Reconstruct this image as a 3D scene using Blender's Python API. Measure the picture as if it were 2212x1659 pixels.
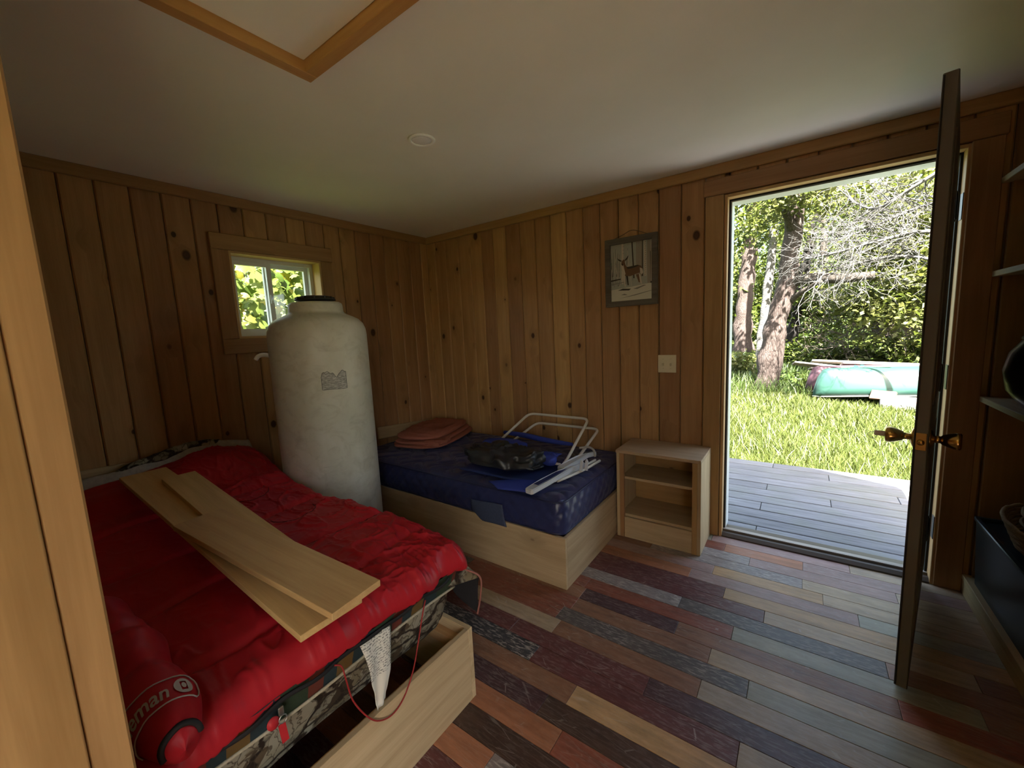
import bpy, bmesh, math, random
import numpy as np
from mathutils import Matrix, Vector, Euler, noise as mnoise

rng = random.Random(7)
nrg = np.random.default_rng(11)
for o in list(bpy.data.objects):
    bpy.data.objects.remove(o)
SC = bpy.context.scene
COL = SC.collection

# ------------------------------------------------------------------ camera
FPX = 871.58
CAM = Vector((2.833, -2.69, 1.334))
def _rz(a): return Matrix(((math.cos(a), -math.sin(a), 0), (math.sin(a), math.cos(a), 0), (0, 0, 1)))
def _rx(b): return Matrix(((1, 0, 0), (0, math.cos(b), -math.sin(b)), (0, math.sin(b), math.cos(b))))
RCAM = _rz(0.625076) @ _rx(1.443275) @ _rz(-0.048076)
cd = bpy.data.cameras.new('camera')
cd.sensor_width = 36.0; cd.sensor_fit = 'HORIZONTAL'; cd.lens = FPX / 2212 * 36.0
cd.clip_start = 0.02; cd.clip_end = 400
cam = bpy.data.objects.new('camera', cd); COL.objects.link(cam)
cam.matrix_world = Matrix.Translation(CAM) @ RCAM.to_4x4()
SC.camera = cam

# ------------------------------------------------------------------ sky, sun, exposure
SUN_TRAVEL = Vector((-0.35, 0.65, -1.0))         # sunlight comes over the roof from behind the cabin
world = bpy.data.worlds.new('sky'); SC.world = world; world.use_nodes = True
wn = world.node_tree; wn.nodes.clear()
wo = wn.nodes.new('ShaderNodeOutputWorld'); wb = wn.nodes.new('ShaderNodeBackground')
sk = wn.nodes.new('ShaderNodeTexSky'); sk.sky_type = 'NISHITA'; sk.sun_disc = False
sk.sun_elevation = math.radians(53); sk.sun_rotation = math.radians(152); sk.air_density = 1.0; sk.dust_density = 3.0
wt = wn.nodes.new('ShaderNodeMix'); wt.data_type = 'RGBA'; wt.blend_type = 'MULTIPLY'; wt.inputs[0].default_value = 1.0
wt.inputs[7].default_value = (1.06, 1.0, .87, 1)              # hazy, warm early-summer sky
wn.links.new(sk.outputs[0], wt.inputs[6]); wn.links.new(wt.outputs[2], wb.inputs[0]); wb.inputs[1].default_value = 0.28
wn.links.new(wb.outputs[0], wo.inputs[0])
sd = bpy.data.lights.new('sun', 'SUN'); sd.energy = 26.0; sd.angle = math.radians(0.6); sd.color = (1.0, 0.97, 0.90)
sun = bpy.data.objects.new('sun', sd); COL.objects.link(sun)
sun.rotation_euler = SUN_TRAVEL.to_track_quat('-Z', 'Y').to_euler(); sun.location = (0, 0, 12)
SC.view_settings.view_transform = 'Standard'; SC.view_settings.look = 'None'
SC.view_settings.gamma = 1.0; SC.view_settings.use_curve_mapping = False
SC.view_settings.exposure = 2.25
SC.render.film_transparent = False
try:
    SC.cycles.max_bounces = 14; SC.cycles.diffuse_bounces = 9; SC.cycles.glossy_bounces = 5
    SC.cycles.transmission_bounces = 8; SC.cycles.transparent_max_bounces = 12
    SC.cycles.sample_clamp_indirect = 6.0; SC.cycles.caustics_reflective = False; SC.cycles.caustics_refractive = False
    SC.cycles.use_denoising = True
except Exception:
    pass

# ------------------------------------------------------------------ pixel -> direction helpers
def ray(u, v): return RCAM @ Vector(((u - 1106) / FPX, -(v - 829.5) / FPX, -1.0))
def PZ(u, v, z): d = ray(u, v); return CAM + d * ((z - CAM.z) / d.z)
def PX(u, v, x): d = ray(u, v); return CAM + d * ((x - CAM.x) / d.x)
def PY(u, v, y): d = ray(u, v); return CAM + d * ((y - CAM.y) / d.y)
def PD(u, v, dist): d = ray(u, v); return CAM + d * (dist / math.hypot(d.x, d.y))
ZC = 2.222

# ------------------------------------------------------------------ object helpers
WM = {}
def link(o, M=None, parent=None):
    COL.objects.link(o)
    M = M or Matrix.Identity(4)
    WM[o.name] = M
    if parent is not None:
        o.parent = parent; o.matrix_parent_inverse = WM[parent.name].inverted()
    o.matrix_basis = M
    return o
def tag(o, label, cat, group=None, kind=None):
    o['label'] = label
    if cat: o['category'] = cat
    if group: o['group'] = group
    if kind: o['kind'] = kind
    return o
def struct(o, label=None):
    o['kind'] = 'structure'
    if label: o['label'] = label
    return o
def thing(name, label, cat, loc=(0, 0, 0), group=None):
    o = bpy.data.objects.new(name, None); o.empty_display_size = 0.1
    link(o, Matrix.Translation(Vector(loc)))
    return tag(o, label, cat, group)
def sroot(name, loc=(0, 0, 0), label=None):
    o = bpy.data.objects.new(name, None); o.empty_display_size = 0.1
    link(o, Matrix.Translation(Vector(loc))); return struct(o, label)
def setmat(me, m):
    for x in (m if isinstance(m, (list, tuple)) else [m]): me.materials.append(x)
def obj(name, verts, faces, m, parent=None, M=None, smooth=False, mids=None):
    me = bpy.data.meshes.new(name)
    me.from_pydata([tuple(v) for v in verts], [], [tuple(f) for f in faces]); setmat(me, m)
    if mids is not None: me.polygons.foreach_set('material_index', list(mids))
    if smooth: me.polygons.foreach_set('use_smooth', [True] * len(me.polygons))
    me.update()
    return link(bpy.data.objects.new(name, me), M, parent)
def fast(name, V, F, m, parent=None, smooth=False, mids=None, M=None):
    """numpy arrays, F of shape (n,k)"""
    V = np.asarray(V, dtype=np.float32); F = np.asarray(F, dtype=np.int32)
    me = bpy.data.meshes.new(name); k = F.shape[1]
    me.vertices.add(len(V)); me.vertices.foreach_set('co', V.ravel())
    me.loops.add(F.size); me.loops.foreach_set('vertex_index', F.ravel())
    me.polygons.add(len(F)); me.polygons.foreach_set('loop_start', np.arange(0, F.size, k, dtype=np.int32))
    setmat(me, m)
    if mids is not None: me.polygons.foreach_set('material_index', np.asarray(mids, dtype=np.int32))
    if smooth: me.polygons.foreach_set('use_smooth', np.ones(len(F), dtype=bool))
    me.update(calc_edges=True)
    return link(bpy.data.objects.new(name, me), M, parent)
_bc = {}
def boxmesh(L, W, T, bev, seg=1):
    key = (round(L, 4), round(W, 4), round(T, 4), round(bev, 4), seg)
    if key in _bc: return _bc[key]
    bm = bmesh.new(); bmesh.ops.create_cube(bm, size=1.0)
    for v in bm.verts: v.co = Vector((v.co.x * L, v.co.y * W, v.co.z * T))
    if bev > 0: bmesh.ops.bevel(bm, geom=list(bm.edges), offset=bev, segments=seg, profile=0.5, affect='EDGES')
    _bc[key] = bm
    return bm
def board(name, center, size, axes, m, parent=None, bev=0.002, seg=1, color=None):
    """box with local X = length (grain), Y = width, Z = thickness; axes = the world directions of local X and Y"""
    X = Vector(axes[0]).normalized(); Y = Vector(axes[1]); Y = (Y - X * Y.dot(X)).normalized(); Z = X.cross(Y)
    bm = boxmesh(size[0], size[1], size[2], bev, seg)
    me = bpy.data.meshes.new(name); bm.to_mesh(me); setmat(me, m)
    if seg > 1: me.polygons.foreach_set('use_smooth', [True] * len(me.polygons))
    M = Matrix.Translation(Vector(center)) @ Matrix((X, Y, Z)).transposed().to_4x4()
    o = link(bpy.data.objects.new(name, me), M, parent)
    if color: o.color = color
    return o
AX = {'x': (1, 0, 0), 'y': (0, 1, 0), 'z': (0, 0, 1)}
def box(name, lo, hi, m, parent=None, grain='x', bev=0.002, seg=1, color=None):
    lo = Vector(lo); hi = Vector(hi); s = hi - lo; c = (lo + hi) / 2
    o1, o2 = [a for a in 'xyz' if a != grain]
    d = dict(x=s.x, y=s.y, z=s.z)
    if d[o1] < d[o2]: o1, o2 = o2, o1
    return board(name, c, (d[grain], d[o1], d[o2]), (AX[grain], AX[o1]), m, parent, min(bev, d[o2] * .45), seg, color)
def multibox(name, boxes, m, parent=None):
    V = []; F = []
    for lo, hi in boxes:
        b = len(V)
        for z in (lo[2], hi[2]):
            V += [(lo[0], lo[1], z), (hi[0], lo[1], z), (hi[0], hi[1], z), (lo[0], hi[1], z)]
        F += [(b, b+3, b+2, b+1), (b+4, b+5, b+6, b+7), (b, b+1, b+5, b+4), (b+1, b+2, b+6, b+5), (b+2, b+3, b+7, b+6), (b+3, b, b+4, b+7)]
    return obj(name, V, F, m, parent)
def smoothpath(pts, n=6, closed=False):
    P = [Vector(p) for p in pts]; out = []
    N = len(P); rngi = range(N if closed else N - 1)
    for i in rngi:
        p0 = P[(i-1) % N] if (closed or i > 0) else P[0] * 2 - P[1]
        p1 = P[i]; p2 = P[(i+1) % N]
        p3 = P[(i+2) % N] if (closed or i + 2 < N) else P[-1] * 2 - P[-2]
        for k in range(n):
            t = k / n
            out.append(0.5 * ((2*p1) + (p2-p0)*t + (2*p0-5*p1+4*p2-p3)*t*t + (3*p1-p0-3*p2+p3)*t**3))
    if not closed: out.append(P[-1])
    return out
def tubegeo(path, rad, k=8, closed=False):
    n = len(path); V = []; F = []
    R = rad if isinstance(rad, (list, tuple, np.ndarray)) else [rad] * n
    up = Vector((0, 0, 1)); prev = None
    for i, p in enumerate(path):
        a = path[(i-1) % n] if (closed or i) else path[0]; b = path[(i+1) % n] if (closed or i < n-1) else path[-1]
        t = (Vector(b) - Vector(a))
        t = t.normalized() if t.length > 1e-9 else Vector((0, 0, 1))
        if prev is None:
            x = up.cross(t)
            if x.length < 0.1: x = Vector((1, 0, 0)).cross(t)
        else:
            x = prev - t * prev.dot(t)
        x.normalize(); prev = x; y = t.cross(x)
        for j in range(k):
            q = 2 * math.pi * j / k
            V.append(Vector(p) + (x * math.cos(q) + y * math.sin(q)) * R[i])
    for i in range(n if closed else n - 1):
        for j in range(k):
            a = i*k + j; b = i*k + (j+1) % k; c = ((i+1) % n)*k + (j+1) % k; d = ((i+1) % n)*k + j
            F.append((a, b, c, d))
    if not closed:
        F.append(tuple(range(k-1, -1, -1))); F.append(tuple((n-1)*k + j for j in range(k)))
    return V, F
def tube(name, path, rad, m, parent=None, k=8, closed=False):
    V, F = tubegeo([Vector(p) for p in path], rad, k, closed)
    return obj(name, V, F, m, parent, smooth=True)
def lathe(name, prof, center, m, parent=None, k=48, axis=(0, 0, 1)):
    V = []; F = []; n = len(prof)
    for r, z in prof:
        for j in range(k):
            q = 2*math.pi*j/k; V.append(Vector((r*math.cos(q), r*math.sin(q), z)))
    for i in range(n-1):
        for j in range(k):
            F.append((i*k+j, i*k+(j+1) % k, (i+1)*k+(j+1) % k, (i+1)*k+j))
    F.append(tuple(range(k-1, -1, -1))); F.append(tuple((n-1)*k+j for j in range(k)))
    M = Matrix.Translation(Vector(center)) @ Vector((0, 0, 1)).rotation_difference(Vector(axis)).to_matrix().to_4x4()
    return obj(name, V, F, m, parent, M=M, smooth=True)
def prism(name, poly, axis, a0, a1, m, parent=None, mids=None, smooth=False):
    """poly of 2-D points extruded along world axis ('x','y','z'); 2-D coords are the other two axes in order"""
    def p3(p, a):
        return {'x': (a, p[0], p[1]), 'y': (p[0], a, p[1]), 'z': (p[0], p[1], a)}[axis]
    n = len(poly); V = [p3(p, a0) for p in poly] + [p3(p, a1) for p in poly]
    F = [tuple(range(n-1, -1, -1)), tuple(range(n, 2*n))] + [(i, (i+1) % n, n+(i+1) % n, n+i) for i in range(n)]
    o = obj(name, V, F, m, parent, mids=mids)
    bm = bmesh.new(); bm.from_mesh(o.data); bmesh.ops.recalc_face_normals(bm, faces=bm.faces); bm.to_mesh(o.data); bm.free()
    return o
def grid(name, fn, nu, nv, m, parent=None, smooth=True, solid=0.0):
    V = []; F = []
    for i in range(nu+1):
        for j in range(nv+1):
            V.append(fn(i/nu, j/nv))
    for i in range(nu):
        for j in range(nv):
            a = i*(nv+1)+j; F.append((a, a+nv+1, a+nv+2, a+1))
    o = obj(name, V, F, m, parent, smooth=smooth)
    if solid:
        md = o.modifiers.new('thickness', 'SOLIDIFY'); md.thickness = solid; md.offset = 0
    return o
def fbm(x, y, z=0.0, o=3):
    s = 0; a = 1; f = 1
    for _ in range(o):
        s += a * mnoise.noise(Vector((x*f, y*f, z*f))); a *= .5; f *= 2.03
    return s
def ss(a, b, x):
    t = min(1, max(0, (x-a)/(b-a))); return t*t*(3-2*t)
def lerp(a, b, t): return a + (b-a)*t

# ------------------------------------------------------------------ material helpers
class MB:
    def __init__(s, name, rough=0.5, spec=0.3):
        s.m = bpy.data.materials.new(name); s.m.use_nodes = True; s.t = s.m.node_tree
        s.b = s.t.nodes['Principled BSDF']; s.b.inputs['Roughness'].default_value = rough
        s.b.inputs['Specular IOR Level'].default_value = spec
    def n(s, kind, **kw):
        nd = s.t.nodes.new('ShaderNode' + kind)
        for k, v in kw.items():
            if k in nd.inputs: s.put(nd.inputs[k], v)
            else: setattr(nd, k, v)
        return nd
    def put(s, sock, v):
        if isinstance(v, bpy.types.NodeSocket): s.t.links.new(v, sock)
        elif isinstance(v, (tuple, list)) and sock.type == 'RGBA' and len(v) == 3: sock.default_value = (*v, 1)
        else: sock.default_value = v
    def base(s, v): s.put(s.b.inputs['Base Color'], v); return s
    def math(s, op, a, b=0.0, c=None, clamp=False):
        nd = s.t.nodes.new('ShaderNodeMath'); nd.operation = op; nd.use_clamp = clamp
        s.put(nd.inputs[0], a); s.put(nd.inputs[1], b)
        if c is not None: s.put(nd.inputs[2], c)
        return nd.outputs[0]
    def mix(s, f, a, b, mode='MIX'):
        nd = s.t.nodes.new('ShaderNodeMix'); nd.data_type = 'RGBA'; nd.blend_type = mode
        s.put(nd.inputs[0], f); s.put(nd.inputs[6], a); s.put(nd.inputs[7], b); return nd.outputs[2]
    def ramp(s, f, stops, interp='LINEAR'):
        nd = s.t.nodes.new('ShaderNodeValToRGB'); cr = nd.color_ramp; cr.interpolation = interp
        while len(cr.elements) < len(stops): cr.elements.new(0.5)
        for e, (p, c) in zip(cr.elements, stops):
            e.position = p; e.color = (*c, 1) if len(c) == 3 else c
        s.put(nd.inputs[0], f); return nd.outputs[0]
    def coord(s, which='Object'): return s.n('TexCoord').outputs[which]
    def map(s, v, scale=(1, 1, 1), loc=(0, 0, 0), rot=(0, 0, 0)):
        nd = s.n('Mapping'); s.put(nd.inputs['Vector'], v); nd.inputs['Scale'].default_value = scale
        s.put(nd.inputs['Location'], loc); nd.inputs['Rotation'].default_value = rot; return nd.outputs[0]
    def noise(s, v, scale=5, detail=3, rough=.55, dist=0.0):
        nd = s.n('TexNoise'); s.put(nd.inputs['Vector'], v); nd.inputs['Scale'].default_value = scale
        nd.inputs['Detail'].default_value = detail; nd.inputs['Roughness'].default_value = rough; nd.inputs['Distortion'].default_value = dist
        return nd.outputs['Fac']
    def voro(s, v, scale=5, feature='F1', rnd=1.0):
        nd = s.n('TexVoronoi'); nd.feature = feature; s.put(nd.inputs['Vector'], v); nd.inputs['Scale'].default_value = scale
        nd.inputs['Randomness'].default_value = rnd; return nd
    def bump(s, h, strength=.3, dist=.002):
        nd = s.n('Bump'); s.put(nd.inputs['Height'], h); nd.inputs['Strength'].default_value = strength; nd.inputs['Distance'].default_value = dist
        s.t.links.new(nd.outputs[0], s.b.inputs['Normal']); return s
    def rnd(s): return s.n('ObjectInfo').outputs['Random']

def plain(name, c, rough=.5, spec=.3, metal=0.0, nz=0.0, nscale=30):
    b = MB(name, rough, spec); b.b.inputs['Metallic'].default_value = metal
    if nz:
        f = b.noise(b.coord(), nscale, 4)
        b.base(b.ramp(f, [(.25, tuple(x*(1-nz) for x in c)), (.75, tuple(min(1, x*(1+nz)) for x in c))]))
        b.bump(f, .15, .002)
    else: b.base(c)
    return b.m
def wood(name, light, dark, knot=(.05, .02, .008), rough=.5, knots=.32, var=.25, spec=.3, kscale=(4.6, 7.0), bump=.12):
    b = MB(name, rough, spec)
    co = b.coord(); r = b.rnd()
    off = b.n('CombineXYZ'); b.put(off.inputs[0], b.math('MULTIPLY', r, 37.0)); b.put(off.inputs[1], b.math('MULTIPLY', r, 91.0)); b.put(off.inputs[2], b.math('MULTIPLY', r, 13.0))
    ad = b.n('VectorMath'); ad.operation = 'ADD'; b.put(ad.inputs[0], co); b.put(ad.inputs[1], off.outputs[0])
    v = ad.outputs[0]
    kv = b.voro(b.map(v, (kscale[0], kscale[1], 0.001)), 1.0)
    kd = kv.outputs['Distance']
    sep = b.n('SeparateColor'); b.put(sep.inputs[0], kv.outputs['Color'])
    on = b.math('LESS_THAN', sep.outputs[0], knots)
    size = b.math('MULTIPLY_ADD', b.math('POWER', sep.outputs[1], 2.2), .125, .045)
    kdn = b.math('DIVIDE', kd, size)                              # 1 at the knot's rim
    near = b.math('MULTIPLY', on, b.math('SUBTRACT', 1.0, b.math('DIVIDE', kdn, 4.2), clamp=True))
    warp = b.n('CombineXYZ'); b.put(warp.inputs[1], b.math('MULTIPLY', near, .05))
    ad2 = b.n('VectorMath'); ad2.operation = 'ADD'; b.put(ad2.inputs[0], v); b.put(ad2.inputs[1], warp.outputs[0])
    g1 = b.noise(b.map(ad2.outputs[0], (1.1, 16, 16)), 1.6, 4, .6, .6)
    g2 = b.noise(b.map(ad2.outputs[0], (5, 190, 190)), 1.0, 2)
    blot = b.noise(v, 2.2, 2)
    f = b.math('ADD', b.math('MULTIPLY', g1, .75), b.math('MULTIPLY', g2, .25))
    c = b.ramp(f, [(.30, dark), (.5, tuple((x+y)/2 for x, y in zip(light, dark))), (.68, light)])
    hv = b.n('HueSaturation'); b.put(hv.inputs['Color'], c)
    b.put(hv.inputs['Value'], b.math('ADD', b.math('MULTIPLY_ADD', r, var, 1-var*.6), b.math('MULTIPLY_ADD', blot, .3, -.15)))
    b.put(hv.inputs['Hue'], b.math('MULTIPLY_ADD', r, .016, .492))
    c = b.mix(b.math('MULTIPLY', near, .55), hv.outputs[0], tuple(x*.55 for x in dark))
    core = b.math('MULTIPLY', on, b.math('SUBTRACT', 1.35, kdn, clamp=True))
    ringc = b.math('MULTIPLY', b.math('MULTIPLY_ADD', b.math('SINE', b.math('MULTIPLY', kdn, 14.0)), .5, .5), .35)
    kc = b.mix(ringc, knot, tuple(x*2.2 for x in knot))
    c = b.mix(b.math('MULTIPLY', core, 2.5, clamp=True), c, kc)
    b.base(c).bump(f, bump, .001)
    return b.m

M = {}
M['pine'] = wood('pine_panel', (.49, .285, .125), (.345, .185, .074), knots=.62, rough=.5, kscale=(6.0, 8.5), var=.40)
M['trim'] = wood('pine_trim', (.42, .245, .105), (.30, .165, .065), knots=.10, rough=.45, kscale=(2.5, 7))
M['raw'] = wood('raw_pine', (.62, .41, .19), (.48, .29, .12), knots=.12, rough=.6, kscale=(3, 6))
M['box'] = wood('bed_pine', (.52, .385, .235), (.38, .265, .15), knots=.14, rough=.6, kscale=(2.2, 4))
M['hatch'] = wood('hatch_pine', (.62, .36, .13), (.5, .26, .085), knots=.06, rough=.5)
M['grey_wood'] = wood('weathered_wood', (.42, .37, .31), (.24, .2, .17), knots=.1, rough=.8)
M['barn'] = wood('barn_wood', (.17, .15, .12), (.085, .072, .055), knots=.1, rough=.85, bump=.5)
M['shelf'] = wood('shelf_pine', (.5, .38, .21), (.36, .25, .12), knots=.1, rough=.6)
b = MB('ceiling_paint', .7, .2); f = b.noise(b.coord(), 3, 3)
b.base(b.ramp(f, [(.3, (.84, .82, .74)), (.7, (.88, .86, .79))])).bump(b.noise(b.coord(), 90, 3), .06, .001); M['ceil'] = b.m
# floor planks: colour from the object, weathering from its alpha
b = MB('plank_finish', .4, .4); co = b.coord(); r = b.rnd(); oi = b.n('ObjectInfo')
off = b.n('CombineXYZ'); b.put(off.inputs[0], b.math('MULTIPLY', r, 53.0)); b.put(off.inputs[1], b.math('MULTIPLY', r, 17.0))
ad = b.n('VectorMath'); ad.operation = 'ADD'; b.put(ad.inputs[0], co); b.put(ad.inputs[1], off.outputs[0]); v = ad.outputs[0]
g = b.noise(b.map(v, (2.2, 26, 26)), 1.5, 5, .65, .4); fl = b.noise(b.map(v, (26, 120, 1)), 1.0, 3, .6); big = b.noise(v, 5, 3)
mott = b.noise(b.map(v, (9, 22, 1)), 1.0, 4, .7)
hv = b.n('HueSaturation'); b.put(hv.inputs['Color'], oi.outputs['Color'])
b.put(hv.inputs['Value'], b.math('ADD', b.math('MULTIPLY_ADD', g, 1.0, .35), b.math('MULTIPLY_ADD', mott, .9, -.35)))
pale = b.math('MULTIPLY', b.ramp(fl, [(.50, (0, 0, 0)), (.60, (1, 1, 1))]), b.ramp(big, [(.3, (.35, .35, .35)), (.6, (1, 1, 1))]))
c = b.mix(b.math('MULTIPLY', pale, oi.outputs['Alpha'], clamp=True), hv.outputs[0], (.40, .345, .30))
scr = b.voro(b.map(v, (3, 30, 1), rot=(0, 0, .5)), 1.5, 'DISTANCE_TO_EDGE').outputs['Distance']
c = b.mix(b.math('MULTIPLY', b.math('LESS_THAN', scr, .012), b.math('MULTIPLY_ADD', big, 1.2, -.42, clamp=True)), c, (.5, .45, .4))
b.base(c).bump(b.math('ADD', g, fl), .10, .0008)
b.put(b.b.inputs['Roughness'], b.math('MULTIPLY_ADD', big, .25, .30)); M['plank'] = b.m
M['sub'] = plain('subfloor', (.03, .025, .02), .8)
# weathered deck boards
b = MB('deck_boards', .75, .3); co = b.coord(); r = b.rnd()
off = b.n('CombineXYZ'); b.put(off.inputs[0], b.math('MULTIPLY', r, 41.0)); b.put(off.inputs[1], b.math('MULTIPLY', r, 7.0))
ad = b.n('VectorMath'); ad.operation = 'ADD'; b.put(ad.inputs[0], co); b.put(ad.inputs[1], off.outputs[0]); v = ad.outputs[0]
g = b.noise(b.map(v, (2.5, 45, 45)), 1.4, 5, .65, .3); big = b.noise(v, 3.5, 4)
c = b.ramp(g, [(.3, (.105, .102, .108)), (.55, (.18, .177, .186)), (.75, (.24, .235, .245))])
c = b.mix(b.ramp(big, [(.45, (0, 0, 0)), (.75, (.45, .45, .45))]), c, (.14, .15, .10))
hv = b.n('HueSaturation'); b.put(hv.inputs['Color'], c); b.put(hv.inputs['Value'], b.math('MULTIPLY_ADD', r, .3, .85))
b.base(hv.outputs[0]).bump(g, .3, .002); M['deck'] = b.m
M['white_vinyl'] = plain('white_vinyl', (.72, .75, .74), .35, .5)
M['door_paint'] = plain('grey_door_paint', (.14, .135, .115), .5, .3)
M['black_seal'] = plain('black_weatherstrip', (.012, .012, .012), .6)
M['bronze'] = plain('bronze_threshold', (.07, .05, .035), .45, .5)
M['brass'] = plain('brass', (.55, .36, .11), .22, .5, 1.0)
M['steel'] = plain('steel', (.55, .55, .53), .35, .5, 1.0)
M['black_metal'] = plain('black_hinge_metal', (.015, .014, .013), .4, .5)
M['ivory'] = plain('ivory_plastic', (.72, .66, .47), .4, .5)
M['light_trim'] = plain('white_light_trim', (.93, .92, .91), .4, .4)
M['lens'] = plain('frosted_lens', (.9, .88, .9), .3, .5)
b = MB('window_glass', .02, .5); b.base((1, 1, 1)); b.b.inputs['Transmission Weight'].default_value = 1.0; b.b.inputs['IOR'].default_value = 1.0; M['glass'] = b.m
g_ = b.t; tr = b.n('BsdfTransparent'); gl = b.n('BsdfGlossy'); gl.inputs['Roughness'].default_value = .03
mx = b.n('MixShader'); mx.inputs[0].default_value = .05; b.t.links.new(tr.outputs[0], mx.inputs[1]); b.t.links.new(gl.outputs[0], mx.inputs[2])
b.t.links.new(mx.outputs[0], b.t.nodes['Material Output'].inputs[0])
M['siding'] = plain('exterior_siding', (.33, .30, .25), .8)
M['roof'] = plain('roof_shingle', (.10, .10, .10), .9)

# ------------------------------------------------------------------ room shell
RX, RY = 3.80, -5.00
DX0, DX1, DZ1 = 2.448, 3.407, 2.048            # rough door opening
WY0, WY1, WZ0, WZ1 = -1.626, -1.047, 1.374, 1.903
OT = 0.15                                       # wall thickness outward
fl = struct(multibox('floor', [((0, RY, -.12), (RX, 0.0, -.021)), ((DX0, 0, -.12), (DX1, OT, -.021))], M['sub']), 'reclaimed multi-coloured wood plank floor')
ce = struct(multibox('ceiling', [((-OT, RY - OT, ZC), (RX + OT, OT, ZC + .1))], M['ceil']), 'plain painted ceiling')
wd = struct(multibox('wall_back', [((-OT, .018, -.25), (DX0, OT, ZC)), ((DX1, .018, -.25), (RX + OT, OT, ZC)), ((DX0, .018, DZ1), (DX1, OT, ZC)), ((DX0, .018, -.25), (DX1, OT, -.03))], M['siding']), 'knotty pine board wall with the open door')
ww = struct(multibox('wall_left', [((-OT, RY, -.25), (-.018, WY0, ZC)), ((-OT, WY1, -.25), (-.018, .018, ZC)), ((-OT, WY0, -.25), (-.018, WY1, WZ0)), ((-OT, WY0, WZ1), (-.018, WY1, ZC))], M['siding']), 'knotty pine board wall with the small window')
KY0, KY1, KZ0, KZ1 = -4.90, -3.30, .06, 2.06     # glazed opening added out of view in the right wall for daylight fill
struct(multibox('wall_right', [((RX, KY1, -.25), (RX + OT, .018, ZC)), ((RX, RY - OT, -.25), (RX + OT, KY0, ZC)), ((RX, KY0, -.25), (RX + OT, KY1, KZ0)), ((RX, KY0, KZ1), (RX + OT, KY1, ZC))], M['trim']), 'dark wood wall behind the shelves')
struct(multibox('wall_front', [((-OT, RY - OT, -.25), (RX, RY, ZC))], M['trim']), 'wood wall at the far end of the cabin')
# gable roof over the cabin
prism('roof_gable', [(-.45, 2.05), (1.9, 3.93), (4.25, 2.05), (4.25, 2.15), (1.9, 4.05), (-.45, 2.15)], 'y', -2.75, .15, M['roof'])
struct(multibox('roof_rear_added', [((-.25, RY - .2, 2.36), (3.96, -2.75, 2.46))], M['roof']), 'added flat rear roof, out of view, cut short to let sun through')  # made-up rear roof, kept short so sun reaches the added glazed door
struct(bpy.data.objects['roof_gable'], 'shingled gable roof'); bpy.data.objects['roof_gable'].name = 'roof'
gw = prism('gable_wall', [(-OT, ZC), (RX + OT, ZC), (RX + OT, 2.33), (1.9, 3.86), (-OT, 2.33)], 'y', 0.02, .10, M['siding']); gw.name = 'wall_gable'; struct(gw, 'gable wall above the door')

def wall_board(lo, hi, parent, flip=False):
    return box('board', lo, hi, M['pine'], parent, grain='z', bev=.006)
G = .0036
seams = [-.02, .10, .23, .383, .52, .643, .764, .892, 1.03, 1.167, 1.3, 1.431, 1.561, 1.686, 1.817, 1.951, 2.079, 2.212, 2.345]
for a, c in zip(seams, seams[1:]):
    wall_board((max(0, a) + G/2, 0, 0), (c - G/2, .018, 2.19), wd)
wall_board((2.345 + G, 0.004, 0), (DX0, .018, 2.19), wd)
xs = [2.448, 2.475, 2.606, 2.737, 2.868, 2.999, 3.13, 3.26, 3.407]
for a, c in zip(xs, xs[1:]): wall_board((a + G/2, 0, DZ1), (c - G/2, .018, 2.19), wd)
for a, c in ((DX1, 3.525), (3.525, 3.655), (3.655, 3.80)): wall_board((a + G/2, 0, 0), (c - G/2, .018, 2.19), wd)
ys = [0, -.076, -.207, -.343, -.477, -.608, -.743, -.87, -.995, -1.131, -1.258, -1.382, -1.517, -1.649, -1.779, -1.909, -2.037, -2.166, -2.289, -2.42, -2.55, -2.68]
for a, c in zip(ys, ys[1:]):
    lo, hi = c + G/2, a - G/2
    if hi < WY0 or lo > WY1:
        wall_board((-.018, lo, 0), (0, hi, 2.19), ww)
    else:
        wall_board((-.018, lo, 0), (0, hi, WZ0), ww); wall_board((-.018, lo, WZ1), (0, hi, 2.19), ww)
        if lo < WY0 - .01: wall_board((-.018, lo, WZ0), (0, WY0, WZ1), ww)
        if hi > WY1 + .01: wall_board((-.018, WY1, WZ0), (0, hi, WZ1), ww)
box('board', (-.0175, .0005, 0), (-.0005, .0175, 2.19), M['pine'], wd, grain='z', bev=.001)
# crown strips
def crown(name, lo, hi, g, lab): 
    o = box(name, lo, hi, M['trim'], None, grain=g, bev=.004); struct(o, lab)
crown('trim_1', (0.001, -.020, 2.163), (RX, -.001, ZC), 'x', 'flat wood crown strip above the door')
crown('trim_2', (.001, RY, 2.163), (.020, -.021, ZC), 'y', 'flat wood crown strip above the small window')

# partition end close to the camera
pt = sroot('wall_partition', (2.0, -2.7, 0), 'end of the partition wall with its wooden jamb')
multibox('stud_core', [((0, -2.80, 0), (1.98, -2.615, ZC))], M['trim'], pt)
box('jamb_board', (1.982, -2.645, 0), (2.0, -2.600, ZC), M['trim'], pt, grain='z', bev=.003)
box('casing_board', (1.982, -2.80, 0), (2.004, -2.6455, ZC), M['trim'], pt, grain='z', bev=.003, seg=2)
box('face_board', (0, -2.615, 0), (1.982, -2.600, ZC), M['trim'], pt, grain='z', bev=.002)

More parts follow.
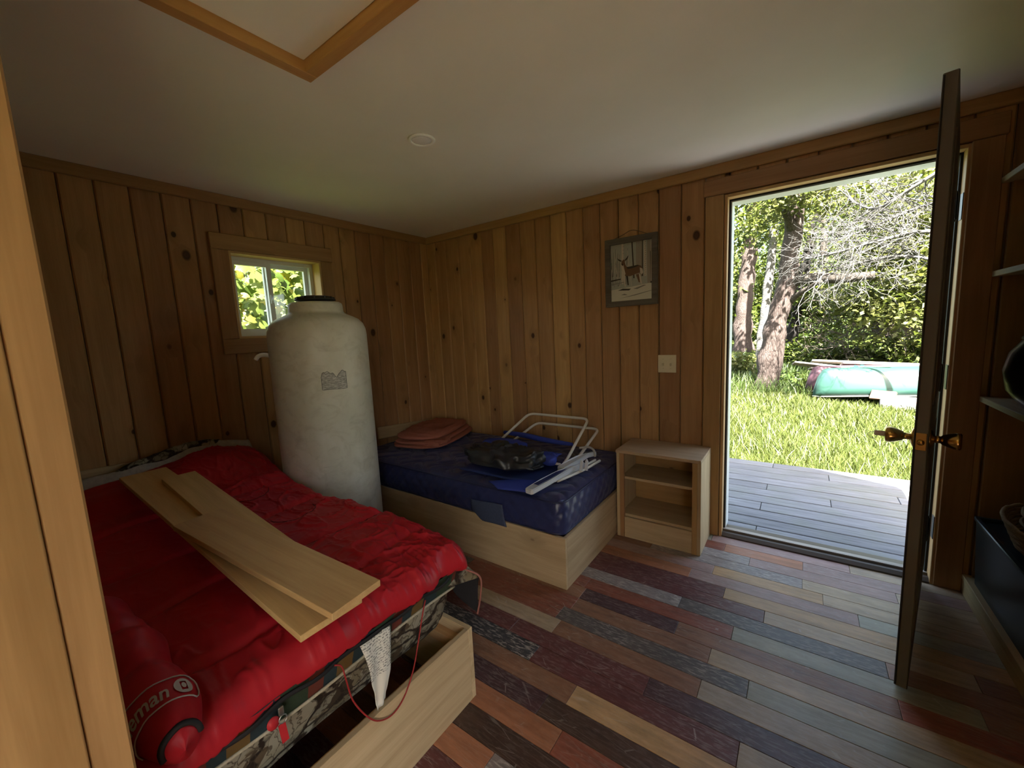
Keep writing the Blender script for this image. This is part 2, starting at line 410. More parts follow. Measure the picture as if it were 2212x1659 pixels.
ptr = sroot('added_shade_stub', (3.6, -2.7, 0), 'short added partition stub, out of view, shading the shelving')  # unseen stub added to keep the glazed door's light off the shelves
multibox('stud_core', [((3.44, -2.80, 0), (RX, -2.615, ZC))], M['trim'], ptr)
box('jamb_board', (3.42, -2.80, 0), (3.438, -2.60, ZC), M['trim'], ptr, grain='z', bev=.003)
box('face_board', (3.44, -2.615, 0), (RX, -2.600, ZC), M['trim'], ptr, grain='z', bev=.002)

# ------------------------------------------------------------------ floor planks
PW = .0915; NR = 54
joints = {}
def J(zu, zv, sc, ou, ov, cr, cl=None):
    p = PZ(ou + zu*sc, ov + zv*sc, 0.0); k = int((-.005 - p.y) / PW)
    joints.setdefault(k, []).append((p.x, cr, cl))
MAR = (.085, .022, .020, .25); RED = (.17, .045, .022, .15); ORB = (.26, .095, .038, .1); BRN = (.17, .075, .036, .15)
PUR = (.055, .022, .024, .25); DRK = (.045, .022, .014, .1); GRY = (.065, .052, .046, .5); BLK = (.03, .028, .03, 1.0)
WHT = (.16, .13, .12, 1.0); TAN = (.27, .19, .11, .2); GLD = (.30, .175, .070, .1); OLV = (.20, .185, .13, .15); MAU = (.22, .13, .11, .35); GTN = (.22, .17, .12, .45)
A = (.24412, 1440, 1120)  # plank tones placed from here keep the doorway glare as paler colour
J(1617, 440, *A, TAN, MAU); J(1205, 410, *A, MAU, ORB); J(735, 370, *A, MAU, WHT); J(2030, 680, *A, TAN)
J(1200, 570, *A, TAN, WHT); J(415, 445, *A, GLD, MAU); J(1383, 710, *A, TAN); J(1700, 900, *A, OLV, MAU)
J(510, 650, *A, GLD, MAR); J(862, 870, *A, TAN, MAR); J(115, 740, *A, GRY, WHT); J(1955, 1350, *A, BRN); J(580, 1015, *A, OLV, RED)
J(85, 970, *A, BRN, PUR); J(378, 1215, *A, TAN, BRN); J(718, 1510, *A, OLV, GRY); J(285, 1510, *A, GTN, BRN)
J(520, 240, *A, ORB, RED)  # no joint here: tone change painted where the doorway glare begins
B_ = (.24658, 1000, 1250)
J(1055, 118, *B_, PUR, BRN); J(980, 215, *B_, BRN, RED); J(810, 425, *B_, RED, TAN); J(445, 405, *B_, MAR, MAR)
J(1605, 945, *B_, PUR); J(620, 655, *B_, MAR, BLK); J(940, 1030, *B_, GLD, BRN); J(690, 1105, *B_, DRK, PUR)
J(810, 1435, *B_, RED, ORB); J(230, 1590, *B_, WHT, ORB)
C_ = (.548, 1000, 1150)
J(1083, 880, *C_, GTN)
palette = [MAR, RED, ORB, BRN, PUR, DRK, GRY, TAN, OLV, BRN, RED, MAR]
rowdef = {9: RED, 12: GRY, 19: DRK, 10: PUR, 15: BLK}
for k in range(NR):
    y1 = -.005 - k*PW; y0 = y1 - PW
    js = sorted(joints.get(k, []), key=lambda t: t[0])
    palette_k = palette
    first = (js[0][2] if js and js[0][2] else rowdef.get(k, palette_k[(k*5+3) % len(palette_k)]))
    cuts = [(0.0, None)]
    xr = js[0][0] if js else 2.2 + rng.random()*.6
    x = xr - (.55 + rng.random()*.35)
    pre = []
    while x > .25: pre.append(x); x -= (.5 + rng.random()*.5)*(1.0 if k < 22 else 1.8)
    segs = []
    pre = sorted(pre); lastx = 0.0
    for q in pre:
        segs.append((lastx, q, palette_k[rng.randrange(len(palette_k))])); lastx = q
    cur = first
    for (jx, cr, cl) in js:
        segs.append((lastx, jx, cl or cur)); lastx = jx; cur = cr
    while lastx < RX - .05:
        nx = lastx + .62 + rng.random()*.5
        if js and lastx == js[-1][0]: nx = max(nx, 3.15)
        if nx > RX - .15: nx = RX
        segs.append((lastx, nx, cur)); lastx = nx; cur = palette[rng.randrange(12)]
    for (a, c, colr) in segs:
        if c - a < .01: continue
        f_ = 1.5*(.92 + rng.random()*.16); gy = sum(colr[:3])/3; colr = tuple(lerp(q_, gy, .14) for q_ in colr[:3]) + (colr[3],)
        box('plank', (a + .0006, y0 + .0006, -.021), (c - .0006, y1 - .0006, 0.0 - rng.random()*.0006), M['plank'], fl, grain='x', bev=.0012,
            color=(colr[0]*f_, colr[1]*f_, colr[2]*f_, colr[3]))

assert sum(o.name.startswith('plank') for o in fl.children) <= 300

# ------------------------------------------------------------------ window
wi = sroot('window_1', (0, (WY0+WY1)/2, WZ0), 'small white sliding window in a pine casing')
T_ = M['trim']
box('casing', (.001, -1.717, WZ1), (.021, -.960, 1.996), T_, wi, grain='y', bev=.003)
box('casing', (.001, -1.717, 1.283), (.019, -.963, WZ0), T_, wi, grain='y', bev=.003)
box('casing', (.001, -1.717, WZ0), (.019, WY0, WZ1), T_, wi, grain='z', bev=.003)
box('casing', (.001, WY1, WZ0), (.019, -.963, WZ1), T_, wi, grain='z', bev=.003)
j = .014
box('jamb_liner', (-.10, WY0, WZ1 - j), (.012, WY1, WZ1), M['raw'], wi, grain='y', bev=.001)
box('jamb_liner', (-.10, WY0, WZ0), (.012, WY1, WZ0 + j), M['raw'], wi, grain='y', bev=.001)
box('jamb_liner', (-.10, WY0, WZ0 + j), (.012, WY0 + j, WZ1 - j), M['raw'], wi, grain='z', bev=.001)
box('jamb_liner', (-.10, WY1 - j, WZ0 + j), (.012, WY1, WZ1 - j), M['raw'], wi, grain='z', bev=.001)
y0, y1, z0, z1 = WY0 + j, WY1 - j, WZ0 + j, WZ1 - j
def ring(name, x0, x1, ya, yb, za, zb, w, m, par, wb=None):
    wb = wb or w
    multibox(name, [((x0, ya, za), (x1, yb, za + wb)), ((x0, ya, zb - w), (x1, yb, zb)), ((x0, ya, za + wb), (x1, ya + w, zb - w)), ((x0, yb - w, za + wb), (x1, yb, zb - w))], m, par)
ring('vinyl_frame', -.15, -.085, y0, y1, z0, z1, .024, M['white_vinyl'], wi)
ym = -1.365
ring('sliding_sash', -.112, -.090, y0 + .018, ym + .018, z0 + .018, z1 - .018, .030, M['white_vinyl'], wi)
ring('fixed_sash', -.142, -.120, ym - .018, y1 - .018, z0 + .018, z1 - .018, .030, M['white_vinyl'], wi)
multibox('pane', [((-.102, y0 + .045, z0 + .045), (-.100, ym - .010, z1 - .045))], M['glass'], wi)
multibox('pane', [((-.132, ym + .010, z0 + .045), (-.130, y1 - .045, z1 - .045))], M['glass'], wi)
la = box('latch', (-.090, ym - .006, 1.60), (-.078, ym + .012, 1.66), M['white_vinyl'], wi, grain='z', bev=.003)
tube('latch_lever', [(-.082, ym + .003, 1.61), (-.074, ym + .003, 1.625), (-.074, ym + .003, 1.65)], .004, M['steel'], la, 6)

w2 = sroot('added_fill_door', (RX, (KY0+KY1)/2, KZ0), 'added white glazed door, out of view, bringing fill daylight into the room')  # unseen glazed door, added to let in fill daylight and sun
ring('vinyl_frame', RX + .03, RX + .11, KY0, KY1, KZ0, KZ1, .04, M['white_vinyl'], w2)
ring('casing', RX - .02, RX - .001, KY0 - .09, KY1 + .09, 0.0, KZ1 + .09, .09, M['trim'], w2, KZ0)
multibox('pane', [((RX + .07, KY0 + .04, KZ0 + .04), (RX + .073, KY1 - .04, KZ1 - .04))], M['glass'], w2)
multibox('muntin', [((RX + .05, (KY0+KY1)/2 - .02, KZ0 + .04), (RX + .09, (KY0+KY1)/2 + .02, KZ1 - .04))], M['white_vinyl'], w2)

# ------------------------------------------------------------------ entry door
dr = sroot('door_1', (2.92, 0, 0), 'open grey entry door with brass knobs and pine casing')
CZ = 2.046
box('casing', (2.350, -.019, 0), (2.446, -.001, CZ + .006), T_, dr, grain='z', bev=.003)
box('casing', (3.400, -.019, 0), (3.496, -.001, CZ + .006), T_, dr, grain='z', bev=.003)
box('casing', (2.340, -.020, CZ + .007), (3.504, -.001, 2.142), T_, dr, grain='x', bev=.003)
jw = .018
box('jamb', (DX0 + .001, -.012, 0.0), (DX0 + jw, OT, DZ1 - .001), M['raw'], dr, grain='z', bev=.002)
box('jamb', (DX1 - jw, -.012, 0.0), (DX1 - .001, OT, DZ1 - .001), M['raw'], dr, grain='z', bev=.002)
box('jamb', (DX0 + jw, -.012, DZ1 - jw), (DX1 - jw, OT, DZ1 - .001), M['raw'], dr, grain='x', bev=.002)
ji0, ji1, jt = DX0 + jw, DX1 - jw, DZ1 - jw
multibox('weatherstrip', [((ji0, .045, .03), (ji0 + .009, .058, jt)), ((ji1 - .009, .045, .03), (ji1, .058, jt)), ((ji0 + .009, .045, jt - .009), (ji1 - .009, .058, jt))], M['black_seal'], dr)
multibox('door_stop', [((ji0, .059, .03), (ji0 + .013, OT + .01, jt)), ((ji1 - .013, .059, .03), (ji1, OT + .01, jt)), ((ji0 + .013, .059, jt - .013), (ji1 - .013, OT + .01, jt))], M['white_vinyl'], dr)
multibox('brick_mould', [((DX0 - .05, OT + .001, -.05), (DX0 + jw + .004, OT + .03, DZ1 + .05)), ((DX1 - jw - .004, OT + .001, -.05), (DX1 + .05, OT + .03, DZ1 + .05)), ((DX0 + jw + .004, OT + .001, DZ1 - jw - .004), (DX1 - jw - .004, OT + .03, DZ1 + .05))], M['white_vinyl'], dr)
prism('threshold', [(-.012, .001), (-.012, .008), (.006, .022), (.026, .022), (.03, .030), (.07, .030), (.076, .022), (.155, .012), (.165, -.02), (-.0, -.02)], 'x', ji0, ji1, M['bronze'], dr)
multibox('threshold_strip', [((ji0, .034, .0301), (ji1, .066, .0335))], M['grey_wood'], dr)
# leaf
H = Vector((3.362, -.024, 0)); dv = Vector((-.2093, -.9779, 0)).normalized(); nv = Vector((-dv.y, dv.x, 0)) * -1
if nv.x > 0: nv = -nv                                   # towards the outside face of the leaf
LL, LT, LZ0, LZ1 = .873, .035, .018, 2.030
def leafp(a, t, z): return H + dv*a + nv*t + Vector((0, 0, z))
lc = leafp(LL/2 + .004, LT/2, (LZ0 + LZ1)/2)
lf = board('door_leaf', lc, (LZ1 - LZ0, LL, LT), ((0, 0, 1), dv), M['door_paint'], dr, bev=.0025)
for t_ in (.002, LT - .002):                          # raised panels on both faces
    for (za, zb) in ((.16, .86), (1.02, 1.90)):
        for (aa, ab) in ((.10, .41), (.47, .78)):
            board('raised_panel', leafp((aa + ab)/2, t_, (za + zb)/2), (zb - za, ab - aa, .010), ((0, 0, 1), dv), M['door_paint'], lf, bev=.004)
board('edge_strip', leafp(LL + .0045, LT - .004, 1.024), (2.0, .004, .004), ((0, 0, 1), nv), M['black_seal'], lf, bev=.0005)
KZ = .915; ka = LL - .060
pl_ = board('latch_plate', leafp(LL + .0046, LT/2, KZ), (.058, .027, .003), ((0, 0, 1), nv), M['brass'], lf, bev=.001)
lathe('latch_bolt', [(.0095, 0), (.0095, .006), (.006, .010)], leafp(LL + .005, LT/2, KZ - .002), M['brass'], pl_, 16, dv)
for sgn, t_ in ((1, LT), (-1, 0)):
    ax = nv * sgn
    kb = lathe('knob', [(.034, 0), (.034, .003), (.024, .008), (.012, .012), (.0115, .026), (.016, .030), (.023, .046), (.0275, .060), (.0275, .070), (.024, .073)], leafp(ka, t_, KZ), M['brass'], lf, 28, ax)
    if sgn == 1:
        board('key', leafp(ka, LT + .088, KZ), (.030, .018, .002), (nv, (0, 0, 1)), M['steel'], kb, bev=.0005)
        kc = leafp(ka, LT + .108, KZ - .010)
        tube('key_ring', [kc + (nv*math.cos(q) + Vector((0, 0, 1))*math.sin(q))*.012 for q in [2*math.pi*i/20 for i in range(20)]], .0009, M['steel'], kb, 6, True)
for hz in (1.79, 1.03, .29):
    hg = lathe('hinge', [(.0085, -.057), (.0085, .057)], (3.362, -.026, hz), M['black_metal'], dr, 12)
    board('hinge_leaf', (3.3872, .008, hz), (.114, .036, .002), ((0, 0, 1), (0, 1, 0)), M['black_metal'], hg, bev=.0005)
    board('hinge_leaf', leafp(.030, -.0016, hz), (.114, .05, .003), ((0, 0, 1), dv), M['black_metal'], hg, bev=.0005)
    for dz_ in (-.02, .02): lathe('hinge_pin', [(.0055, 0), (.0065, .004), (.003, .008)], (3.362, -.026, hz + (.057 if dz_ > 0 else -.065)), M['black_metal'], hg, 10)

# ------------------------------------------------------------------ ceiling fittings
hx, hy, hw, hd = 1.478, -1.869, .041, .038
at = thing('attic_hatch', 'square attic hatch framed with raw pine strips on the ceiling', 'hatch', (hx + .4, hy - .4, ZC))
S_ = .80
box('frame_strip', (hx, hy - S_, ZC - hd), (hx + hw, hy, ZC - .0005), M['hatch'], at, grain='y', bev=.002)
box('frame_strip', (hx + hw + .0005, hy - hw, ZC - hd), (hx + S_, hy, ZC - .0005), M['hatch'], at, grain='x', bev=.002)
box('frame_strip', (hx + S_ - hw, hy - S_, ZC - hd), (hx + S_, hy - hw - .0005, ZC - .0005), M['hatch'], at, grain='y', bev=.002)
box('frame_strip', (hx + hw + .0005, hy - S_, ZC - hd), (hx + S_ - hw - .0005, hy - S_ + hw, ZC - .0005), M['hatch'], at, grain='x', bev=.002)
box('hatch_panel', (hx + hw + .003, hy - S_ + hw + .003, ZC - .006), (hx + S_ - hw - .003, hy - hw - .003, ZC - .0006), M['ceil'], at, grain='x', bev=.001)
lp = PZ(911, 301.5, ZC)
dl = thing('ceiling_light', 'round white recessed ceiling light, switched off', 'ceiling light', (lp.x, lp.y, ZC))
lathe('trim_ring', [(.061, -.0005), (.061, -.004), (.055, -.008), (.046, -.008), (.044, -.004), (.044, -.0005)], (lp.x, lp.y, ZC), M['light_trim'], dl, 40)
lathe('lens', [(.0435, -.001), (.0435, -.004), (.030, -.0055), (.002, -.006)], (lp.x, lp.y, ZC), M['lens'], dl, 40)

# ------------------------------------------------------------------ switch plate and deer picture
sp = thing('light_switch', 'ivory double light switch plate beside the door casing', 'light switch', (2.132, 0, 1.085))
box('cover_plate', (2.076, -.007, 1.028), (2.189, -.001, 1.142), M['ivory'], sp, grain='x', bev=.003, seg=2)
for x_ in (2.109, 2.156):
    tg = board('toggle', (x_, -.012, 1.080), (.014, .009, .016), ((0, -.45, .9), (1, 0, 0)), M['ivory'], sp, bev=.002)
    for z_ in (1.055, 1.115): lathe('screw', [(.003, 0), (.003, .001)], (x_, -.007, z_), M['ivory'], sp, 10, (0, -1, 0))
pc = thing('framed_picture', 'deer picture in a rough grey barn-wood frame hung by wire', 'picture', (1.906, 0, 1.47))
fx0, fx1, fz0, fz1, fw = 1.733, 2.078, 1.470, 1.912, .036
def mit(name, a, b_, c_, d_): prism(name, [a, b_, c_, d_], 'y', -.026, -.002, M['barn'], pc)
mit('frame_rail', (fx0, fz0), (fx1, fz0), (fx1 - fw, fz0 + fw), (fx0 + fw, fz0 + fw))
mit('frame_rail', (fx0, fz1), (fx1, fz1), (fx1 - fw, fz1 - fw), (fx0 + fw, fz1 - fw))
mit('frame_stile', (fx0, fz0 + .0004), (fx0 + fw - .0004, fz0 + fw), (fx0 + fw - .0004, fz1 - fw), (fx0, fz1 - .0004))
mit('frame_stile', (fx1, fz0 + .0004), (fx1 - fw + .0004, fz0 + fw), (fx1 - fw + .0004, fz1 - fw), (fx1, fz1 - .0004))
tube('hanging_wire', smoothpath([(fx0 + .05, -.015, fz1 - .004), (fx0 + .12, -.010, fz1 + .020), (1.906, -.006, fz1 + .040), (fx1 - .12, -.010, fz1 + .026), (fx1 - .06, -.015, fz1 - .002)], 5), .0016, M['black_metal'], pc, 6)
PC = {}
for n_, c_ in dict(sky=(.36, .38, .34), snow=(.60, .59, .50), bark=(.30, .27, .22), dark=(.045, .035, .025), brown=(.15, .085, .045), pale=(.55, .50, .42), mid=(.22, .22, .19)).items(): PC[n_] = plain('print_' + n_, c_, .55)
order = list(PC); V = []; F = []; mi = []; lay = [0]
px0, px1, pz0, pz1 = fx0 + fw - .002, fx1 - fw + .002, fz0 + fw - .002, fz1 - fw + .002
def poly(pts, c_, adv=True):
    b0 = len(V); y_ = -.010 - lay[0]*.00004
    for (a, h) in pts: V.append((lerp(px0, px1, a), y_, lerp(pz0, pz1, h)))
    F.append(tuple(range(b0, b0 + len(pts)))); mi.append(order.index(c_)); lay[0] += 1
def strip(x0_, z0_, x1_, z1_, w0, w1, c_): poly([(x0_ - w0/2, z0_), (x0_ + w0/2, z0_), (x1_ + w1/2, z1_), (x1_ - w1/2, z1_)], c_)
poly([(0, 0), (1, 0), (1, 1), (0, 1)], 'sky'); poly([(0, 0), (1, 0), (1, .28), (.5, .24), (0, .21)], 'snow')
r2 = random.Random(3)
for _ in range(34):
    x_ = r2.random()*.55; z_ = .25 + r2.random()*.3; strip(x_, z_, x_ + (r2.random()-.5)*.14, z_ + .12 + r2.random()*.3, .012, .004, r2.choice(['mid', 'dark', 'pale']))
strip(.29, .3, .30, 1, .05, .045, 'pale')
for z_ in (.82, .88, .94): strip(.30, z_, .34, z_ + .01, .012, .012, 'dark')
strip(.57, .38, .53, 1, .03, .03, 'dark'); strip(.64, .4, .64, 1, .03, .03, 'bark'); strip(.72, .4, .72, 1, .13, .12, 'bark'); strip(.77, .4, .775, 1, .03, .02, 'dark')
strip(.84, .4, .83, 1, .05, .05, 'pale')
for i in range(16): strip(.82 + r2.random()*.03, .42 + i*.036, .85, .43 + i*.036, .015, .012, 'dark')
strip(.94, .27, .93, 1, .11, .10, 'bark'); strip(.975, .27, .965, .8, .04, .03, 'dark'); strip(1 - .02, .3, .985, 1, .035, .035, 'pale')
poly([(0, .36), (.25, .38), (.25, .40), (0, .385)], 'dark'); poly([(0, .30), (.4, .33), (.4, .34), (0, .315)], 'mid')
poly([(.17, .195), (.3, .22), (.5, .205), (.45, .18)], 'dark'); poly([(.55, .2), (.8, .25), (.86, .245), (.65, .19)], 'mid'); poly([(.25, .11), (.34, .13), (.42, .10)], 'mid'); poly([(.2, .05), (.9, .14), (1, .15), (1, .145), (.6, .085)], 'mid')
# the deer
strip(.36, .25, .33, .46, .03, .05, 'pale'); strip(.43, .27, .40, .47, .03, .05, 'dark'); strip(.75, .27, .68, .44, .03, .08, 'pale'); strip(.70, .30, .655, .44, .03, .07, 'brown')
poly([(.30, .50), (.36, .44), (.48, .42), (.62, .45), (.74, .47), (.77, .53), (.74, .58), (.66, .60), (.5, .59), (.40, .585), (.37, .63), (.345, .69), (.30, .66), (.30, .60), (.275, .55)], 'brown')
poly([(.275, .56), (.30, .50), (.345, .445), (.37, .47), (.34, .56), (.32, .63), (.29, .63)], 'pale')
poly([(.40, .585), (.5, .59), (.66, .60), (.70, .585), (.55, .555), (.42, .55)], 'dark')
poly([(.27, .64), (.305, .61), (.35, .67), (.365, .715), (.315, .72), (.275, .69)], 'brown'); poly([(.275, .645), (.30, .62), (.315, .64), (.29, .66)], 'dark')
poly([(.285, .705), (.20, .74), (.165, .765), (.20, .715), (.26, .69)], 'dark'); poly([(.36, .715), (.43, .77), (.45, .785), (.42, .72), (.37, .695)], 'dark')
poly([(.71, .55), (.77, .53), (.79, .46), (.76, .43), (.72, .46)], 'pale')
obj('deer_print', V, F, [PC[k] for k in order], pc, mids=mi)
box('picture_backing', (fx0 + fw - .005, -.0095, fz0 + fw - .005), (fx1 - fw + .005, -.004, fz1 - fw + .005), M['barn'], pc, grain='z', bev=0)

# ------------------------------------------------------------------ bed boxes
BX = 1.892; BT = .019; RIM = .279
def bedbox(name, lab, y0, y1):
    t = thing(name, lab, 'bed frame', (BX/2, (y0 + y1)/2, 0))
    box('side_board', (.022, y1 - BT, 0.0), (BX, y1, RIM), M['box'], t, grain='x', bev=.0012)
    box('side_board', (.022, y0, 0.0), (BX, y0 + BT, RIM), M['box'], t, grain='x', bev=.0012)
    box('end_board', (BX - BT, y0 + BT + .0005, 0.0), (BX, y1 - BT - .0005, RIM), M['box'], t, grain='y', bev=.0012)
    box('cleat', (.03, y1 - BT - .036, RIM - .075), (BX - BT - .001, y1 - BT - .0005, RIM - .037), M['raw'], t, grain='x', bev=.001)
    box('cleat', (.03, y0 + BT + .0005, RIM - .075), (BX - BT - .001, y0 + BT + .036, RIM - .037), M['raw'], t, grain='x', bev=.001)
    box('cleat', (BX - BT - .037, y0 + BT + .037, RIM - .075), (BX - BT - .0008, y1 - BT - .037, RIM - .037), M['raw'], t, grain='y', bev=.001)
    return t
b2 = bedbox('bed_frame', 'low pine box bed frame in the corner beneath the navy mattress', -.990, -.003)
b1 = bedbox('bed_frame', 'low pine box bed frame beneath the red sleeping bag', -2.598, -1.708)
for t_, (ya, yb) in ((b2, (-.971, -.022)), (b1, (-2.579, -1.727))):
    box('deck_panel', (.03, ya, RIM - .0365), (1.735, yb, RIM - .018), M['raw'], t_, grain='x', bev=.001)

# navy mattress
b = MB('navy_quilt', .36, .5); co = b.coord('Object')
b.base(b.mix(b.noise(co, 60, 2), (.018, .023, .085), (.030, .038, .125))); b.bump(b.noise(b.map(co, (1, 1, 1)), 260, 2), .15, .0006)
b.b.inputs['Sheen Weight'].default_value = .08; M['navy'] = b.m
M['navy_cord'] = plain('navy_piping', (.02, .024, .07), .4, .4); M['thread'] = plain('blue_thread', (.16, .18, .30), .5)
M['faded_blue'] = plain('faded_blue_cloth', (.055, .070, .125), .8, .2, nz=.12, nscale=90)
mt = thing('mattress', 'navy blue quilted mattress on the corner bed frame', 'mattress', (.95, -.5, RIM))
mx0, mx1, my0, my1, mz0, mz1, mr = .035, 1.872, -.978, -.030, RIM + .001, .452, .055
def rrect(s, ins=0.0):
    """point and outward normal on the rounded rectangle, s in 0..1"""
    x0_, x1_, y0_, y1_ = mx0 + ins, mx1 - ins, my0 + ins, my1 - ins; r_ = max(.01, mr - ins)
    segs = [((x0_ + r_, y0_), (x1_ - r_, y0_)), ((x1_, y0_ + r_), (x1_, y1_ - r_)), ((x1_ - r_, y1_), (x0_ + r_, y1_)), ((x0_, y1_ - r_), (x0_, y0_ + r_))]
    cs = [(x1_ - r_, y0_ + r_, -90), (x1_ - r_, y1_ - r_, 0), (x0_ + r_, y1_ - r_, 90), (x0_ + r_, y0_ + r_, 180)]
    lens = []
    for sg in segs: lens += [math.dist(*sg), math.pi/2*r_]
    d = (s % 1.0)*sum(lens)
    for i, L_ in enumerate(lens):
        if d <= L_ or i == 7:
            if i % 2 == 0:
                (ax_, ay_), (bx_, by_) = segs[i//2]; t = d/L_
                n = [(0, -1), (1, 0), (0, 1), (-1, 0)][i//2]
                return lerp(ax_, bx_, t), lerp(ay_, by_, t), n[0], n[1], d
            cx, cy, a0 = cs[i//2]; q = math.radians(a0 + 90*d/L_)
            return cx + r_*math.cos(q), cy + r_*math.sin(q), math.cos(q), math.sin(q), d
        d -= L_
per = 2*((mx1 - mx0) + (my1 - my0)) - 1.7*mr
nS, nH = 460, 14
V = []; F = []
for i in range(nS):
    for h in range(nH + 1):
        t = h/nH; x_, y_, nx_, ny_, d_ = rrect(i/nS)
        a = i/nS*per/.085; zz = t*1.9
        q = min(abs(((a + zz) % 1) - .5), abs(((a - zz) % 1) - .5))      # diamonds
        q = min(q*2, 1.0); puff = .010*math.sqrt(min(1, q*2.2)) + .009*math.sin(math.pi*t)
        V.append((x_ + nx_*(puff - .008), y_ + ny_*(puff - .008), lerp(mz0, mz1, t)))
for i in range(nS):
    for h in range(nH):
        a = i*(nH+1) + h; c = ((i+1) % nS)*(nH+1) + h; F.append((a, c, c+1, a+1))
sidem = obj('side_panel', V, F, M['navy'], mt, smooth=True)
nT = 150
V = []; F = []
nx_t, ny_t = 190, 100
for i in range(nx_t + 1):
    for k in range(ny_t + 1):
        x_ = lerp(mx0 + .006, mx1 - .006, i/nx_t); y_ = lerp(my0 + .006, my1 - .006, k/ny_t)
        # wandering scroll quilting
        w1 = math.sin(x_*21 + 1.3*math.sin(y_*26)); w2 = math.sin(y_*24 + 1.2*math.sin(x_*23 + 1.0))
        q = min(abs(w1), abs(w2)); e = min(x_ - mx0, mx1 - x_, y_ - my0, my1 - y_)
        z_ = mz1 + .004 + .016*math.sqrt(min(1, q*1.6))*min(1, e/.05) + .010*min(1, e/.2) - .004*(e < .012)
        cx = min(max(x_, mx0 + mr), mx1 - mr); cy = min(max(y_, my0 + mr), my1 - mr)
        dd = math.hypot(x_ - cx, y_ - cy)
        if dd > mr - .006:
            x_ = cx + (x_ - cx)*(mr - .006)/dd; y_ = cy + (y_ - cy)*(mr - .006)/dd
        V.append((x_, y_, z_))
for i in range(nx_t):
    for k in range(ny_t):
        a = i*(ny_t+1) + k; F.append((a, a+ny_t+1, a+ny_t+2, a+1))
obj('quilted_top', V, F, M['navy'], mt, smooth=True)
for z_ in (mz0 + .006, mz1 + .002):
    tube('piping', [(rrect(i/160)[0] + rrect(i/160)[2]*.0, rrect(i/160)[1], z_) for i in range(160)], .0055, M['navy_cord'], mt, 6, True)
multibox('underside', [((mx0 + .03, my0 + .03, mz0), (mx1 - .03, my1 - .03, mz0 + .004))], M['navy_cord'], mt)
# the cloth flap hanging over the side of the box
fa = [PY(1017, 1082, -1.0), PY(1085, 1095, -1.0), PY(1094, 1131, -1.0), PY(1055, 1128, -1.0), PY(1022, 1110, -1.0)]
def flapfn(s, t):
    top = fa[0].lerp(fa[1], s); botx = lerp(fa[0].x + .005, fa[2].x, s); prof = math.sin(math.pi*min(1, .12 + s*.95))**.5 if s < .9 else .75
    zb = fa[3].z + .006*(s - .5); hgt = (top.z - zb)*(.55 + .45*ss(0, .35, s))
    bulge = .010*math.sin(math.pi*t) + .004*math.sin(7*s)
    return Vector((lerp(top.x, botx, t), -.996 - bulge*.5 - .003, top.z + .012 - (hgt + .012)*t))
grid('cloth_flap', flapfn, 16, 10, M['faded_blue'], mt, solid=.003)

# ------------------------------------------------------------------ open nightstand
ns = thing('nightstand', 'open pine nightstand with one shelf standing beside the door casing', 'nightstand', (2.15, -.16, 0))
nx0, nx1, nyf, nyb, nh = 1.906, 2.400, -.318, -.006, .570
box('side_panel', (nx0, nyf, 0), (nx0 + .019, nyb, nh - .0195), M['box'], ns, grain='z', bev=.001)
box('side_panel', (nx1 - .019, nyf, 0), (nx1, nyb, nh - .0195), M['box'], ns, grain='z', bev=.001)
box('top_panel', (nx0 - .003, nyf - .004, nh - .019), (nx1, nyb, nh), M['box'], ns, grain='x', bev=.0015)
box('shelf_board', (nx0 + .0195, nyf + .035, .375), (nx1 - .0195, nyb, .392), M['box'], ns, grain='x', bev=.001)
box('bottom_shelf', (nx0 + .0195, nyf + .02, .135), (nx1 - .0195, nyb, .152), M['box'], ns, grain='x', bev=.001)
box('face_stile', (nx0 + .0195, nyf, 0), (nx0 + .047, nyf + .018, nh - .02), M['trim'], ns, grain='z', bev=.001)
box('face_stile', (nx1 - .047, nyf, 0), (nx1 - .0195, nyf + .018, nh - .02), M['trim'], ns, grain='z', bev=.001)
box('kick_board', (nx0 + .0475, nyf + .003, 0), (nx1 - .0475, nyf + .019, .134), M['box'], ns, grain='x', bev=.001)
box('back_panel', (nx0 + .0195, nyb - .006, .153), (nx1 - .0195, nyb - .0002, nh - .02), M['trim'], ns, grain='x', bev=.0)

# ------------------------------------------------------------------ water tank
b = MB('grimy_polyethylene', .42, .4); co = b.coord('Object')
n1 = b.noise(b.map(co, (3, 3, 1.2)), 2.5, 5, .6); n2 = b.noise(b.map(co, (5, 5, 7)), 2.0, 6, .7, .8); n3 = b.noise(b.map(co, (4, 4, 70)), 1.0, 3, .6)
c = b.mix(b.ramp(n1, [(.35, (0, 0, 0)), (.7, (.55, .55, .55))]), (.66, .64, .55), (.50, .47, .36))
c = b.mix(b.ramp(n2, [(.48, (0, 0, 0)), (.72, (.45, .45, .45))]), c, (.34, .30, .21))
c = b.mix(b.ramp(n3, [(.69, (0, 0, 0)), (.76, (.4, .4, .4))]), c, (.16, .145, .11))
b.base(c); b.b.inputs['Subsurface Weight'].default_value = .12; b.b.inputs['Subsurface Radius'].default_value = (.03, .03, .02); b.b.inputs['Subsurface Scale'].default_value = .6
M['poly'] = b.m; M['black_plastic'] = plain('black_plastic', (.012, .012, .013), .4, .5)
tc = Vector((.517, -1.400, 0)); tr_ = .266
tk = thing('water_tank', 'tall grimy white polyethylene water tank standing between the two beds', 'water tank', tc)
prof = [(.02, 0), (.24, 0), (.258, .012), (tr_, .035), (tr_, .40), (tr_ + .0015, .41), (tr_, .42), (tr_, .90), (tr_, 1.365), (tr_ - .004, 1.400), (tr_ - .016, 1.433), (tr_ - .038, 1.457), (tr_ - .07, 1.474), (.170, 1.486), (.153, 1.494), (.147, 1.505), (.145, 1.540), (.141, 1.552), (.130, 1.558), (.05, 1.560), (.01, 1.560)]
